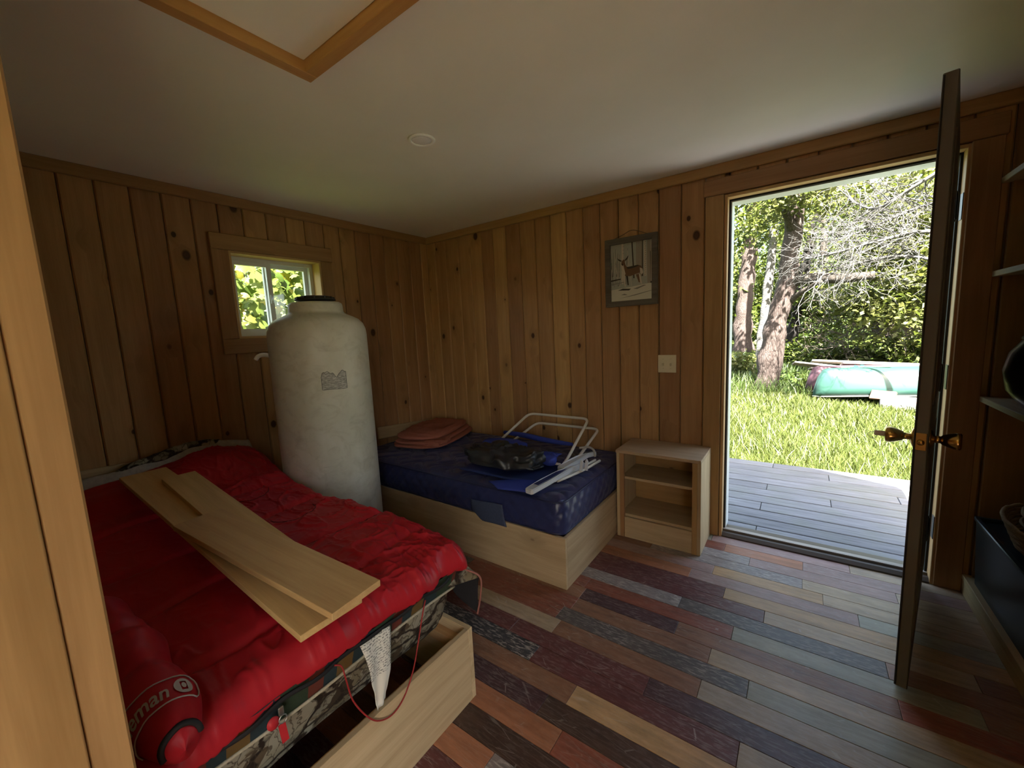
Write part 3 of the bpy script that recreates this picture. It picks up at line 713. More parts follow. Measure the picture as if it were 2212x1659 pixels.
lathe('tank_body', prof, tc, M['poly'], tk, 72)
ld = lathe('lid', [(.085, 1.560), (.088, 1.566), (.110, 1.570), (.110, 1.576), (.092, 1.586), (.080, 1.594), (.02, 1.596), (.002, 1.596)], tc, M['black_plastic'], tk, 40)
for i in range(12):
    q = 2*math.pi*i/12; p = tc + Vector((.095*math.cos(q), .095*math.sin(q), 1.583))
    board('lid_lug', p, (.022, .012, .014), ((math.cos(q), math.sin(q), 0), (-math.sin(q), math.cos(q), 0)), M['black_plastic'], ld, bev=.003)
ftp = PD(566, 757, 2.62)
tube('outlet_pipe', smoothpath([(.33, -1.585, 1.262), (.30, -1.62, 1.272), (.285, -1.645, 1.266), (.28, -1.66, 1.245)], 5), .012, M['light_trim'], tk, 10)
b = MB('torn_label', .6, .2); co = b.coord('Object')
w = b.noise(b.map(co, (45, 45, 300)), 1.0, 3, .7); w2 = b.noise(co, 30, 3)
c = b.mix(b.ramp(w, [(.42, (0, 0, 0)), (.52, (.75, .75, .75))]), (.60, .58, .53), (.20, .19, .17)); b.base(c); M['label'] = b.m
q0 = math.atan2(-1.519 - tc.y, .734 - tc.x)
lbl = [PD(u, v, 2.40) for u, v in ((697, 842), (753, 838), (697, 806), (752, 802))]
qa, qb = [math.atan2(p.y - tc.y, p.x - tc.x) for p in lbl[:2]]
def labelfn(s_, t_):
    q = lerp(qa, qb, s_); zb = lerp(lbl[0].z, lbl[1].z, s_); zt = lerp(lbl[2].z, lbl[3].z, s_) + .006*math.sin(s_*9) - .022*math.exp(-((s_-.62)/.09)**2) + .004*math.sin(s_*31) - .02*ss(.08, 0, s_)
    return Vector((tc.x + (tr_ + .0014)*math.cos(q), tc.y + (tr_ + .0014)*math.sin(q), lerp(zb, zt, t_)))
grid('torn_label', labelfn, 22, 8, M['label'], tk)
def edgefn(i): return labelfn(*((i/20, 1) if i <= 20 else (1, 1 - (i-20)/8) if i <= 28 else (1 - (i-28)/20, 0) if i <= 48 else (0, (i-48)/8)))
tube('label_edge', [edgefn(i) for i in range(56)], .0011, M['black_plastic'], tk, 5, True)

# ------------------------------------------------------------------ camouflage sleeping bag (under) and red sleeping bag (over)
b = MB('camo_print', .75, .2); co = b.coord('Object'); dist = b.noise(co, 9, 3)
wv = b.n('VectorMath'); wv.operation = 'ADD'; b.put(wv.inputs[0], co)
cx_ = b.n('CombineXYZ')
for i in range(3): b.put(cx_.inputs[i], b.math('MULTIPLY_ADD', b.noise(b.map(co, (1, 1, 1), (i*7.3, 3, 1)), 11, 3), .12, -.06))
b.put(wv.inputs[1], cx_.outputs[0]); v = wv.outputs[0]
leafv = b.voro(v, 16); c = b.ramp(b.n('SeparateColor', Color=leafv.outputs['Color']).outputs[0], [(0, (.17, .14, .09)), (.25, (.27, .245, .18)), (.45, (.09, .065, .04)), (.62, (.20, .185, .14)), (.8, (.045, .032, .02)), (.93, (.33, .31, .24))], 'CONSTANT')
big = b.voro(v, 6); c = b.mix(b.math('MULTIPLY', b.math('GREATER_THAN', b.n('SeparateColor', Color=big.outputs['Color']).outputs[1], .7), .6), c, (.30, .28, .22))
br = b.voro(b.map(v, (1, .55, 1.3), rot=(.5, .3, .2)), 9, 'DISTANCE_TO_EDGE').outputs['Distance']
c = b.mix(b.ramp(br, [(.045, (1, 1, 1)), (.09, (0, 0, 0))]), c, (.022, .014, .010))
br2 = b.voro(b.map(v, (1, 1.6, .7), rot=(1.1, .1, .7)), 21, 'DISTANCE_TO_EDGE').outputs['Distance']
c = b.mix(b.ramp(br2, [(.02, (.8, .8, .8)), (.06, (0, 0, 0))]), c, (.05, .035, .022))
b.base(c).bump(b.noise(co, 40, 3), .2, .002); M['camo'] = b.m
b = MB('plaid_flannel', .9, .1); co = b.coord('Object')
sy = b.n('SeparateXYZ'); b.put(sy.inputs[0], co)
def band(x, per, off, w):
    f_ = b.math('FRACT', b.math('MULTIPLY_ADD', x, 1/per, off)); return b.math('LESS_THAN', f_, w)
c = b.mix(band(sy.outputs[1], .26, .0, .34), (.020, .035, .040), (.028, .045, .022))
c = b.mix(band(sy.outputs[1], .26, .42, .18), c, (.15, .085, .022)); c = b.mix(band(sy.outputs[1], .26, .72, .16), c, (.14, .030, .016))
c = b.mix(b.math('MULTIPLY', b.noise(co, 130, 2), .35), c, (.05, .055, .06)); b.base(c).bump(b.noise(co, 160, 2), .3, .001); M['plaid'] = b.m
b = MB('red_nylon', .45, .22); co = b.coord('Object')
b.base(b.mix(b.noise(co, 4, 4), (.34, .010, .017), (.43, .016, .026)))
h1 = b.noise(b.map(co, (1, 1, 1)), 14, 5, .62, 1.2); h2 = b.noise(co, 55, 3, .6, .6)
b.bump(b.math('ADD', h1, b.math('MULTIPLY', h2, .25)), .16, .004)
M['red'] = b.m
M['grey_lining'] = plain('grey_flannel', (.36, .34, .31), .9, .1, nz=.15, nscale=50)
M['black_tape'] = plain('black_zip_tape', (.012, .011, .012), .7)
M['red_cord'] = plain('red_cord', (.28, .02, .02), .6); M['red_tab'] = plain('red_tab', (.42, .018, .025), .55)
M['tan_piping'] = plain('tan_piping', (.42, .37, .27), .8, .2, nz=.2, nscale=140)
M['pink_piping'] = plain('pinkish_piping', (.30, .12, .10), .7); M['black_cloth'] = plain('black_lining', (.014, .013, .016), .85)

cb = thing('sleeping_bag', 'camouflage-print sleeping bag with plaid lining spread under the red one', 'sleeping bag', (.95, -2.15, .262))
cy0, cy1 = -2.574, -1.730
def camo_front(t):      # foot-end profile, t from bottom to the seam
    return lerp(1.765, 1.834, t**.8), lerp(.262, .430, t)
def camofn(s, t):
    y = lerp(cy0, cy1, s); 
    x, z = camo_front(t); n = fbm(y*5, z*9, 1.7)*.010; edge = ss(0, .05, 1 - s)
    return Vector((x + n - (1-edge)*.02, y, z + .006*math.sin(y*9)*t))
grid('end_panel', camofn, 90, 14, M['camo'], cb)
multibox('padding', [((.07, cy0, .263), (1.745, cy1, .425))], M['camo'], cb)
def linfn(s, t):
    y = lerp(cy0, cy1, s); sg = .006*math.sin(y*9)
    x = lerp(1.836, 1.862, t) + fbm(y*6, t, 4)*.005; return Vector((x, y, lerp(.431 + sg, .512, t)))
grid('plaid_lining', linfn, 90, 8, M['plaid'], cb)
tube('seam_piping', [Vector((1.839, lerp(cy0, cy1, i/60), .431 + .006*math.sin(lerp(cy0, cy1, i/60)*9))) for i in range(61)], .0045, M['tan_piping'], cb, 7)
# loose corner flap hanging past the bed box
fp = [Vector((1.795, -1.700, .475)), Vector((1.900, -1.660, .447)), Vector((1.880, -1.660, .294)), Vector((1.790, -1.690, .372))]
def cflap(s, t):
    a = fp[0].lerp(fp[1], s); c_ = fp[3].lerp(fp[2], s**1.3); p = a.lerp(c_, t); return p + Vector((.012*math.sin(math.pi*s), .006*math.sin(3*t + s*4), 0))
grid('corner_flap', cflap, 12, 12, M['black_cloth'], cb, solid=.004)
tube('flap_piping', smoothpath([fp[0], fp[0].lerp(fp[1], .5) + Vector((.012, 0, .012)), fp[1] + Vector((.002, .002, 0)), fp[1].lerp(fp[2], .5) + Vector((.006, .004, 0)), fp[2]], 6), .0035, M['pink_piping'], cb, 6)
def ctop(s, t):
    a = Vector((1.80, -1.80, .44)).lerp(Vector((1.795, -1.68, .50)), s); c_ = Vector((1.83, -1.78, .445)).lerp(fp[1], s); p = a.lerp(c_, t); return p + Vector((0, 0, .010*math.sin(math.pi*t)))
grid('corner_fold', ctop, 10, 8, M['camo'], cb, solid=.004)
rb = thing('sleeping_bag', 'red nylon sleeping bag spread open over the camouflage one', 'sleeping bag', (.95, -2.15, .5))
RX0, RX1, RY0, RY1 = .085, 1.868, -2.590, -1.648
def xz(x):
    pts = [(0, .715), (.25, .70), (.5, .635), (.8, .600), (1.2, .592), (1.6, .588), (1.78, .578), (1.95, .56)]
    for (a, za), (c_, zc) in zip(pts, pts[1:]):
        if x <= c_: return lerp(za, zc, ss(a, c_, x))
    return pts[-1][1]
def redz(x, y):
    z = xz(x)
    z += .060*math.exp(-((x-.20)/.20)**2 - ((y+1.90)/.20)**2)           # pillow underneath
    z -= .018*ss(-2.2, -2.5, y) + .030*math.exp(-((y+2.16)/.13)**2)*ss(.1, .6, x)*ss(1.9, 1.2, x)*.5
    # quilting channels across the bag
    for xc, am in ((.62, .012), (.98, .015), (1.34, .015), (1.66, .010)):
        xx = xc + .03*math.sin(y*6 + xc*9); z -= am*math.exp(-((x-xx)/.016)**2)
    z += .006*abs(math.sin((x-.26)*math.pi/.36))
    # wrinkles: soft swells, then thin creases that gather towards the hem and the seams
    g = ss(1.30, 1.86, x)
    z += g*.008*mnoise.noise(Vector((x*4 + 3, y*22, .3))) + .006*fbm(x*3, y*4, .7, 2)
    def crease(a, c_, sd_, w_, am):
        r_ = mnoise.noise(Vector((a, c_, sd_))); return am*max(0, 1 - abs(r_)*w_)**1.5
    right = ss(-2.30, -1.85, y)
    z += right*crease(x*5 + y*3, y*7 - x*3, 5.1, 9, .009) + (.25 + .75*right)*crease(x*9 - y*5, y*12 + x*2, 9.1, 8, .005)
    z += (.3 + .7*g)*crease(x*7 + 2, y*24 + x*3, 3.3, 6, .005) + right*crease(x*17 + y*9, y*19 - x*6, 1.4, 6, .003)
    return z
NX, NY = 340, 220
V = []; F = []
rr = .062
for i in range(NX + 1):
    for k in range(NY + 1):
        s, t = i/NX, k/NY
        ed = RX1 + .008*math.sin(t*23) + .006*mnoise.noise(Vector((t*14, 2, 2)))
        sd_ = RY1 + .010*math.sin(s*9 + 1) - .030*ss(.52, .40, s)
        # spend extra rows on the rolled edges
        x = lerp(RX0, ed, 1 - (1-s)**1.25); y = lerp(RY0, sd_, 1 - (1-t)**1.35)
        dx = ed - x; dy = sd_ - y
        cut = 0.0
        d = min(dx, dy) if not (dx < rr and dy < rr) else rr - math.hypot(rr-dx, rr-dy)
        if d < rr: q = max(0, d)/rr; cut = rr*(1 - math.sqrt(max(0, 1-(1-q)**2)))*1.05
        z = redz(min(x, 1.84), min(y, -1.67)) - cut - .025*ss(.86, 1, s)*ss(.80, 1, t)
        if dx < rr and dy < rr and d < 0:
            a = math.atan2(rr-dy, rr-dx); x = ed - rr + rr*math.cos(a); y = sd_ - rr + rr*math.sin(a)
        hx_ = ss(.03, 0, s); z -= hx_*.02
        V.append((x, y, z))
for i in range(NX):
    for k in range(NY):
        a = i*(NY+1)+k; F.append((a, a+NY+1, a+NY+2, a+1))
# tuck the rim under
base_n = len(V)
rim = [i*(NY+1) for i in range(NX)] + [NX*(NY+1) + k for k in range(NY)] + [(NX-i)*(NY+1) + NY for i in range(NX)] + [NY-k for k in range(NY)]
for dep, ins in ((.006, .002), (.012, .012), (.008, .05)):
    for idx in rim:
        x, y, z = V[idx]; cxx, cyy = .95, -2.12
        nx_ = (1 if x > 1.80 else (-1 if x < .14 else 0)); ny_ = (1 if y > -1.73 else (-1 if y < -2.54 else 0))
        V.append((x - nx_*ins, y - ny_*ins, z - dep))
nr = len(rim); prevr = rim
for L_ in range(3):
    cur = [base_n + L_*nr + i for i in range(nr)]
    for i in range(nr): F.append((prevr[i], prevr[(i+1) % nr], cur[(i+1) % nr], cur[i]))
    prevr = cur
shell = obj('nylon_shell', V, F, M['red'], rb, smooth=True)
bm = bmesh.new(); bm.from_mesh(shell.data); bmesh.ops.recalc_face_normals(bm, faces=bm.faces); bm.to_mesh(shell.data); bm.free()
def hood(s, t):
    y = lerp(-2.33, -1.76, s); a = t*math.pi; env = math.sin(math.pi*min(1, max(0, s)))**.4
    return Vector((.040 + .03*(1 - math.cos(a)), y, redz(.10, y) - .030 + (.088*env + .008*fbm(y*11, t*3, 2))*math.sin(a)**.8))
grid('hood', hood, 50, 10, M['camo'], cb)
# stitched seam arcs
def redtop(x, y, dz=.002): return Vector((x, y, redz(min(x, 1.84), min(y, -1.67)) + dz))
M['seam'] = plain('dark_red_stitching', (.10, .008, .010), .7)
for cxs, cys, r_, a0, a1 in ((.66, -1.92, .085, -70, 110), (1.04, -1.90, .095, -80, 100)):
    tube('quilt_seam', [redtop(cxs + r_*math.cos(math.radians(lerp(a0, a1, i/18))), cys + r_*math.sin(math.radians(lerp(a0, a1, i/18))), -.001) for i in range(19)], .0028, M['seam'], rb, 5)
tube('quilt_seam', [redtop(1.34 + .03*math.sin(lerp(-2.0, -1.70, i/18)*6 + 1.34*9), lerp(-2.0, -1.70, i/18), -.001) for i in range(19)], .003, M['seam'], rb, 5)
# grey flannel edge at the head
def headband(s, t):
    y = lerp(RY0, -1.675, s); x = RX0 + .035 - .055*t; return Vector((x, y, redz(RX0 + .02, y) - .022 + .046*math.sin(t*2.0) + .004*math.sin(y*31)))
grid('flannel_edge', headband, 60, 6, M['grey_lining'], rb, solid=.006)
# zip tape along the foot, zip pull, cord and care label
zp = [Vector((1.868 + .004*math.sin(i*.7), lerp(-2.585, -1.78, i/50), .503 - .006*ss(.5, 0, i/50) + .004*math.sin(i*.5))) for i in range(51)]
def ztape(s, t):
    i = min(49, int(s*50)); p = zp[i].lerp(zp[i+1], s*50 - i); return p + Vector((.002*t, 0, -.010*t))
grid('zip_tape', ztape, 60, 2, M['black_tape'], rb, solid=.003)
zq = PX(608, 1545, 1.868)
sl = board('zip_slider', zq + Vector((0, 0, .012)), (.022, .012, .008), ((0, 0, 1), (0, 1, 0)), M['steel'], rb, bev=.002)
tube('pull_ring', [zq + Vector((.006, .009*math.cos(q), -.006 + .010*math.sin(q))) for q in [2*math.pi*i/14 for i in range(14)]], .0014, M['steel'], sl, 6, True)
board('pull_tab', zq + Vector((.006, -.002, -.040)), (.046, .016, .002), ((.12, .05, -1), (0, 1, 0)), M['red_tab'], sl, bev=.0005)
lz = lathe('oval_tab', [(.002, 0), (.014, .001), (.014, .003), (.002, .004)], zq + Vector((.002, -.020, -.002)), M['red_tab'], sl, 18, (1, 0, .2))
cp = [(722, 1437), (738, 1440), (748, 1470), (762, 1512), (788, 1543), (815, 1557), (846, 1545), (872, 1508), (892, 1450), (903, 1390), (913, 1325), (919, 1296)]
tube('draw_cord', smoothpath([PX(u, v, 1.872 + .026*math.sin(math.pi*i/11)) for i, (u, v) in enumerate(cp)], 5), .0022, M['red_cord'], rb, 6)
b = MB('printed_care_label', .8, .1); co = b.coord('Object')
w = b.noise(b.map(co, (1, 150, 330)), 1.0, 1, .5); sx = b.n('SeparateXYZ'); b.put(sx.inputs[0], co)
ink = b.math('MULTIPLY', b.math('GREATER_THAN', w, .5), b.math('GREATER_THAN', sx.outputs[2], .385)); rows = b.math('LESS_THAN', b.math('FRACT', b.math('MULTIPLY', sx.outputs[2], 150.0)), .55)
b.base(b.mix(b.math('MULTIPLY', ink, b.math('MULTIPLY', rows, .75)), (.62, .60, .54), (.10, .10, .10))); M['care'] = b.m
def carefn(s, t):
    top = Vector((1.862, -2.131, .500)).lerp(Vector((1.862, -2.030, .490)), s); bot = Vector((1.886, -2.116, .286)).lerp(Vector((1.886, -2.075, .300)), s)
    p = top.lerp(bot, t); wob = .010*math.sin(t*7 + s*2) + .006*math.sin(s*9 + t*3); out = .020*math.sin(math.pi*min(1, t*1.1)); w_ = ss(.55, .75, t)*(s - .5)*-.012
    return p + Vector((out + wob*.5, w_, 0))
grid('care_label', carefn, 14, 22, M['care'], rb, solid=.0012)

# second red bag, folded, with the printed logo
fb = thing('folded_sleeping_bag', 'folded red sleeping bag with pale printed logo lying at the partition end', 'sleeping bag', (1.6, -2.53, .57))
def rollS(a, q):
    """a: 0..1 along X, q: angle over the top"""
    x = lerp(1.16, 1.93, a); taper = math.sin(math.pi*min(1, max(0, (a*1.02 + .0)))) ** .30 if 0 < a < 1 else 0.0
    rw = .068*taper*(1 + .10*math.sin(a*17) - .12*math.exp(-((a-.42)/.03)**2) - .10*math.exp(-((a-.66)/.025)**2)); rh = .075*taper*(1 + .06*math.sin(a*13 + 1) - .14*math.exp(-((a-.42)/.03)**2) - .12*math.exp(-((a-.66)/.025)**2))
    cy_ = -2.530 - .004*math.sin(a*5); n = 1 + .05*mnoise.noise(Vector((a*9, math.cos(q)*2, math.sin(q)*2)))
    return Vector((x, cy_ + rw*n*math.cos(q), .585 + rh*n*math.sin(q)))
grid('nylon_shell', lambda s, t: rollS(s, 2*math.pi*t), 70, 40, M['red'], fb)
tube('opening_piping', [rollS(.955, q) + Vector((.003, 0, .002)) for q in [lerp(.05, math.pi*1.1, i/20) for i in range(21)]], .006, M['black_tape'], fb, 7)
M['logo'] = plain('pale_logo_print', (.42, .37, .33), .7)
def logopt(sm, vm):      # sm: metres from the logo's outer border back over the roll, vm: metres towards the head
    q = .50 + sm/.070; a = .880 - vm/.77; p = rollS(a, q); c_ = Vector((p.x, -2.530, .585)); n = (p - c_).normalized(); return p + n*.0022
tc_ = bpy.data.curves.new('logo_text', 'FONT'); tc_.body = 'Coleman'; tc_.shear = .28; tc_.size = 1.0; tc_.extrude = 0.0; tc_.resolution_u = 3; tc_.offset = .018
to = bpy.data.objects.new('logo_text_tmp', tc_); COL.objects.link(to)
bpy.context.view_layer.update()
dg = bpy.context.evaluated_depsgraph_get(); me = bpy.data.meshes.new_from_object(to.evaluated_get(dg))
bm = bmesh.new(); bm.from_mesh(me); bmesh.ops.triangulate(bm, faces=bm.faces)
bmesh.ops.subdivide_edges(bm, edges=[e for e in bm.edges if e.calc_length() > .15], cuts=1, use_grid_fill=False); bmesh.ops.triangulate(bm, faces=bm.faces)
xs_ = [v_.co.x for v_ in bm.verts]; w0, w1 = min(xs_), max(xs_)
for v_ in bm.verts:
    v_.co = logopt(.062 + .150*(1 - (v_.co.x - w0)/(w1 - w0)), .016 + .040*v_.co.y/.75)
bm.to_mesh(me); bm.free(); me.name = 'logo_lettering'; setmat(me, M['logo'])
bpy.data.objects.remove(to)
link(bpy.data.objects.new('logo_lettering', me), None, fb)
def loop(pts, r_, name): tube(name, [logopt(u, v) for u, v in pts], r_, M['logo'], fb, 5, True)
rect = [(lerp(.004, .222, i/18), .002) for i in range(19)] + [(.226, .018 + i*.012) for i in range(4)] + [(lerp(.222, .006, i/18), .070) for i in range(19)] + [(-.003, .060), (-.007, .048), (-.007, .024), (-.003, .010)]
loop(rect, .0015, 'logo_border')
def disc(name, uc, vc, ru, rv, k=22, hole=None):
    pts = [logopt(uc + ru*math.cos(2*math.pi*i/k), vc + rv*math.sin(2*math.pi*i/k)) for i in range(k)]
    if hole:
        inn = [logopt(uc + ru*hole[0]*max(-1, min(1, 1.4*math.cos(2*math.pi*i/k))), vc + rv*hole[1]*max(-1, min(1, 1.4*math.sin(2*math.pi*i/k)))) for i in range(k)]
        return obj(name, pts + inn, [(i, (i+1) % k, k+(i+1) % k, k+i) for i in range(k)], M['logo'], fb)
    return obj(name, pts + [logopt(uc, vc)], [(i, (i+1) % k, k) for i in range(k)], M['logo'], fb)
disc('logo_emblem', .030, .036, .0205, .0235, hole=(.34, .58)); disc('logo_lantern', .030, .037, .0050, .0085)

# three loose pine boards on the bag
def plankt(name, lab, p0, p1, w, th):
    """p0,p1: centre line end points of the upper face"""
    p0 = Vector(p0); p1 = Vector(p1); X = (p1 - p0); L_ = X.length; X.normalize(); Y = Vector((-X.y, X.x, 0)).normalized(); Z = X.cross(Y)
    o = board(name, (p0 + p1)/2 - Z*th/2, (L_, w, th), (X, Y), M['raw'], None, bev=.0012); tag(o, lab, 'board', 'loose boards on the red sleeping bag'); return o
h0 = (PZ(272.6, 1037, .745) + PZ(344.5, 1010, .745))/2; 
plankt('pine_board', 'longest loose pine board, undermost of three on the red sleeping bag', (h0.x, h0.y, .752), (1.868, -2.195, .628), .172, .019)
plankt('pine_board', 'loose pine board sandwiched between two others on the red sleeping bag', (.50, -2.135, .752), (1.60, -2.16, .667), .125, .019)
q0, q1, q2 = PZ(378, 1137, .722), PZ(727.5, 1330, .664), PZ(812.6, 1250, .664)
ax_ = (q2 - q1).normalized(); wid = (q2 - q1).length
plankt('pine_board', 'pale pine board with a round knot, uppermost of three on the red sleeping bag', q0 + ax_*wid/2, (q1 + q2)/2, wid, .019)

# trim boards leaning on the window wall at the bed heads
lb = board('trim_board', (.030, -.37, .535), (.70, .098, .018), ((0, -1, .085), (-.12, 0, 1)), M['shelf'], None, bev=.004); tag(lb, 'pale moulded board leaning on the wall behind the salmon blanket', 'board')
lb2 = board('trim_board', (.030, -2.16, .700), (.85, .115, .018), ((0, -1, .055), (-.10, 0, 1)), M['shelf'], None, bev=.003); tag(lb2, 'pale board leaning on the wall at the head of the red sleeping bag', 'board')

# ------------------------------------------------------------------ folded salmon blanket
M['salmon'] = plain('salmon_blanket', (.34, .125, .09), .9, .1, nz=.10, nscale=220)
bl = thing('folded_blanket', 'folded salmon pink blanket on the navy mattress', 'blanket', (.42, -.42, .47))
def blanket(name, c_, sx_, sy_, sz_, rot, seed, m, par, nu=56, nv=40, wr=.012, ex=2.6):
    c_ = Vector(c_); ca, sa = math.cos(rot), math.sin(rot)
    def fn(s, t):
        th = 2*math.pi*s; ph = math.pi*(t - .5)
        f_ = lambda w_, e: math.copysign(abs(w_)**(2/e), w_)
        x = sx_*f_(math.cos(ph), ex)*f_(math.cos(th), ex); y = sy_*f_(math.cos(ph), ex)*f_(math.sin(th), ex); z = sz_*f_(math.sin(ph), 2.2)
        n = fbm(x*9 + seed, y*9, z*9 + seed, 3)*wr; r_ = mnoise.noise(Vector((x*10 + y*5 + seed, y*12, z*6))); n += wr*.8*(1-min(1, abs(r_)*5)); g = 1 + n/max(.03, min(sx_, sy_))
        z = z + n*(1 if z > 0 else .1)
        return c_ + Vector((ca*x*g - sa*y*g, sa*x*g + ca*y*g, max(z, -sz_)))
    return grid(name, fn, nu, nv, m, par)
blanket('upper_fold', (.325, -.375, .560), .205, .335, .030, .32, 1.0, M['salmon'], bl, 64, 44, wr=.010, ex=3.6)
blanket('middle_fold', (.345, -.385, .527), .220, .345, .022, .30, 5.0, M['salmon'], bl, 64, 40, wr=.008, ex=3.6)
blanket('lower_fold', (.360, -.395, .503), .240, .355, .020, .28, 7.0, M['salmon'], bl, 64, 40, wr=.006, ex=3.6)
blanket('side_fold', (.515, -.45, .522), .060, .20, .030, .60, 9.0, M['salmon'], bl, 40, 26, wr=.014)
blanket('tucked_corner', (.545, -.60, .512), .065, .075, .026, .4, 13.0, M['salmon'], bl, 36, 22, wr=.014)

# ------------------------------------------------------------------ folded beach chairs
M['tube_white'] = plain('white_tube', (.62, .60, .55), .35, .5); M['royal'] = plain('royal_blue_cloth', (.035, .055, .30), .7, .2, nz=.12, nscale=120)
M['grey_plastic'] = plain('grey_armrest_plastic', (.52, .54, .58), .4, .5); M['black_bag'] = plain('black_nylon_pouch', (.018, .019, .022), .42, .5, nz=.2, nscale=30)
M['deep_blue'] = plain('deep_blue_insert', (.02, .035, .14), .5)
def rounded(pts, r_=.05):
    P = [Vector(p) for p in pts]; out = [P[0]]
    for a, c_, d in zip(P, P[1:], P[2:]):
        u_ = (a - c_).normalized(); w_ = (d - c_).normalized()
        for i in range(7):
            t = i/6; p0, p2 = c_ + u_*r_, c_ + w_*r_; out.append(p0*(1-t)**2 + c_*2*t*(1-t) + p2*t*t)
    return out + [P[-1]]
c1 = thing('beach_chair', 'folded beach chair with blue pillow, uppermost on the navy mattress', 'beach chair', (1.4, -.5, .49))
UL, UR = Vector((1.045, -.43, .535)), Vector((1.668, -.52, .535))
T0, T1 = PY(1143, 893, -.15), PY(1272, 905, -.15)
tube('back_frame', rounded([UL, T0, T1, UR, UR + Vector((.03, -.20, -.035))], .05), .0095, M['tube_white'], c1, 10)
rl0, rl1 = PZ(1090, 934, .565), PZ(1236, 960, .575)
tube('fabric_roll', smoothpath([rl0, rl0.lerp(rl1, .33) + Vector((0, 0, .004)), rl0.lerp(rl1, .66) + Vector((0, 0, -.003)), rl1], 5), [.010 + .010*math.sin(math.pi*min(1, .15 + i/15*.8)) for i in range(16)], M['royal'], c1, 10)
blanket('head_pillow', (1.165, -.50, .563), .165, .060, .030, .10, 21.0, M['royal'], c1, 40, 24, wr=.005, ex=3.4)
blanket('back_pad', (1.45, -.545, .535), .150, .055, .022, .04, 23.0, M['royal'], c1, 40, 20, wr=.005, ex=2.8)
def sling(s, t):
    a = Vector((1.06, -.46, .545)).lerp(Vector((1.62, -.50, .545)), s); c_ = Vector((1.08, -.66, .515)).lerp(Vector((1.60, -.66, .52)), s); return a.lerp(c_, t) + Vector((0, 0, .010*math.sin(math.pi*t) + .008*math.sin(s*8)))
grid('back_sling', sling, 24, 10, M['royal'], c1, solid=.003)
def armrest(par, p0, p1, z, insert=True):
    p0 = Vector(p0); p1 = Vector(p1); X = (p1 - p0); L_ = X.length; X.normalize(); Y = Vector((-X.y, X.x, 0)).normalized()
    out = [(0, -.02), (.02, -.030), (.25, -.036), (.55, -.028), (.75, -.012), (1, -.010), (1, .010), (.75, .014), (.5, .022), (.25, .024), (.02, .022), (0, .018)]
    V = []; n = len(out)
    for dz in (-.014, .014):
        for a, w_ in out: V.append(p0 + X*(a*L_) + Y*w_ + Vector((0, 0, dz + .035*math.sin(math.pi*a*.9)*.5 + z)))
    F = [tuple(range(n-1, -1, -1)), tuple(range(n, 2*n))] + [(i, (i+1) % n, n+(i+1) % n, n+i) for i in range(n)]
    o = obj('armrest', V, F, M['grey_plastic'], par)
    bm = bmesh.new(); bm.from_mesh(o.data); bmesh.ops.recalc_face_normals(bm, faces=bm.faces); bmesh.ops.bevel(bm, geom=[e for e in bm.edges if e.calc_face_angle(0) > .9], offset=.004, segments=2, affect='EDGES'); bm.to_mesh(o.data); bm.free()
    if insert:
        pts = [(.12, -.020), (.5, -.018), (.66, -.004), (.5, .012), (.12, .014)]
        V = [p0 + X*(a*L_) + Y*w_ + Vector((0, 0, .0148 + .035*math.sin(math.pi*a*.9)*.5 + z)) for a, w_ in pts]
        obj('armrest_pad', V, [tuple(range(5))], M['deep_blue'], o)
    return o
armrest(c1, (1.700, -.68, 0), (1.765, -.32, 0), .520, False)
tube('hinge_bar', smoothpath([(1.33, -.63, .530), (1.50, -.62, .525), (1.66, -.60, .520)], 4), .008, M['tube_white'], c1, 8)
blanket('storage_pouch', (1.34, -.735, .549), .235, .120, .050, .10, 31.0, M['black_bag'], c1, 70, 44, wr=.030, ex=2.2)
blanket('pouch_flap', (1.20, -.675, .590), .085, .060, .020, .4, 37.0, M['black_bag'], c1, 40, 24, wr=.02, ex=2.4)
tube('pouch_hoop', [Vector((1.545 + .060*math.cos(q), -.76 + .040*math.sin(q), .535 + .018*math.cos(q))) for q in [2*math.pi*i/26 for i in range(26)]], .004, M['black_plastic'], c1, 6, True)
blanket('strap_bundle', (1.60, -.62, .545), .045, .050, .030, .2, 41.0, M['royal'], c1, 30, 20, wr=.015)
c2 = thing('beach_chair', 'folded beach chair with grey armrest, lying under the other one', 'beach chair', (1.45, -.6, .47))
B0, B1 = PY(1160, 913, -.09), PY(1294, 927, -.09)
tube('back_frame', rounded([Vector((1.10, -.40, .510)), B0, B1, Vector((1.712, -.52, .512)), Vector((1.745, -.72, .500))], .05), .0095, M['tube_white'], c2, 10)
armrest(c2, PZ(1140, 1062, .500), PZ(1262, 1005, .505), 0)
for dx_ in (0, .03):
    tube('seat_frame', smoothpath([Vector((1.735 + dx_*.5, -.80, .497)), Vector((1.765 + dx_, -.58, .497)), Vector((1.80 + dx_, -.40, .51))], 4), .0085, M['tube_white'], c2, 8)
def lows(s, t):
    a = PZ(1055, 1040, .490).lerp(PZ(1180, 1030, .492), s); c_ = PZ(1075, 1056, .488).lerp(PZ(1150, 1064, .488), s); return a.lerp(c_, t) + Vector((0, 0, .008*math.sin(math.pi*t)))
grid('seat_sling', lows, 20, 8, M['royal'], c2, solid=.006)
def under(s, t):
    return Vector((lerp(1.10, 1.70, s), lerp(-.90, -.48, t), .494 + .006*math.sin(s*9)*math.sin(t*7)))
grid('back_sling', under, 20, 14, M['deep_blue'], c2, solid=.004)
for (u, v) in ((1255, 1003), (1266, 1002)):
    p = PZ(u, v, .545); prism('strap_clip', [(p.x - .010, .505), (p.x + .008, .505), (p.x + .014, .56), (p.x + .006, .575), (p.x - .002, .565)], 'y', p.y - .004, p.y + .004, M['grey_plastic'], c2)
p = PZ(1285, 970, .56)
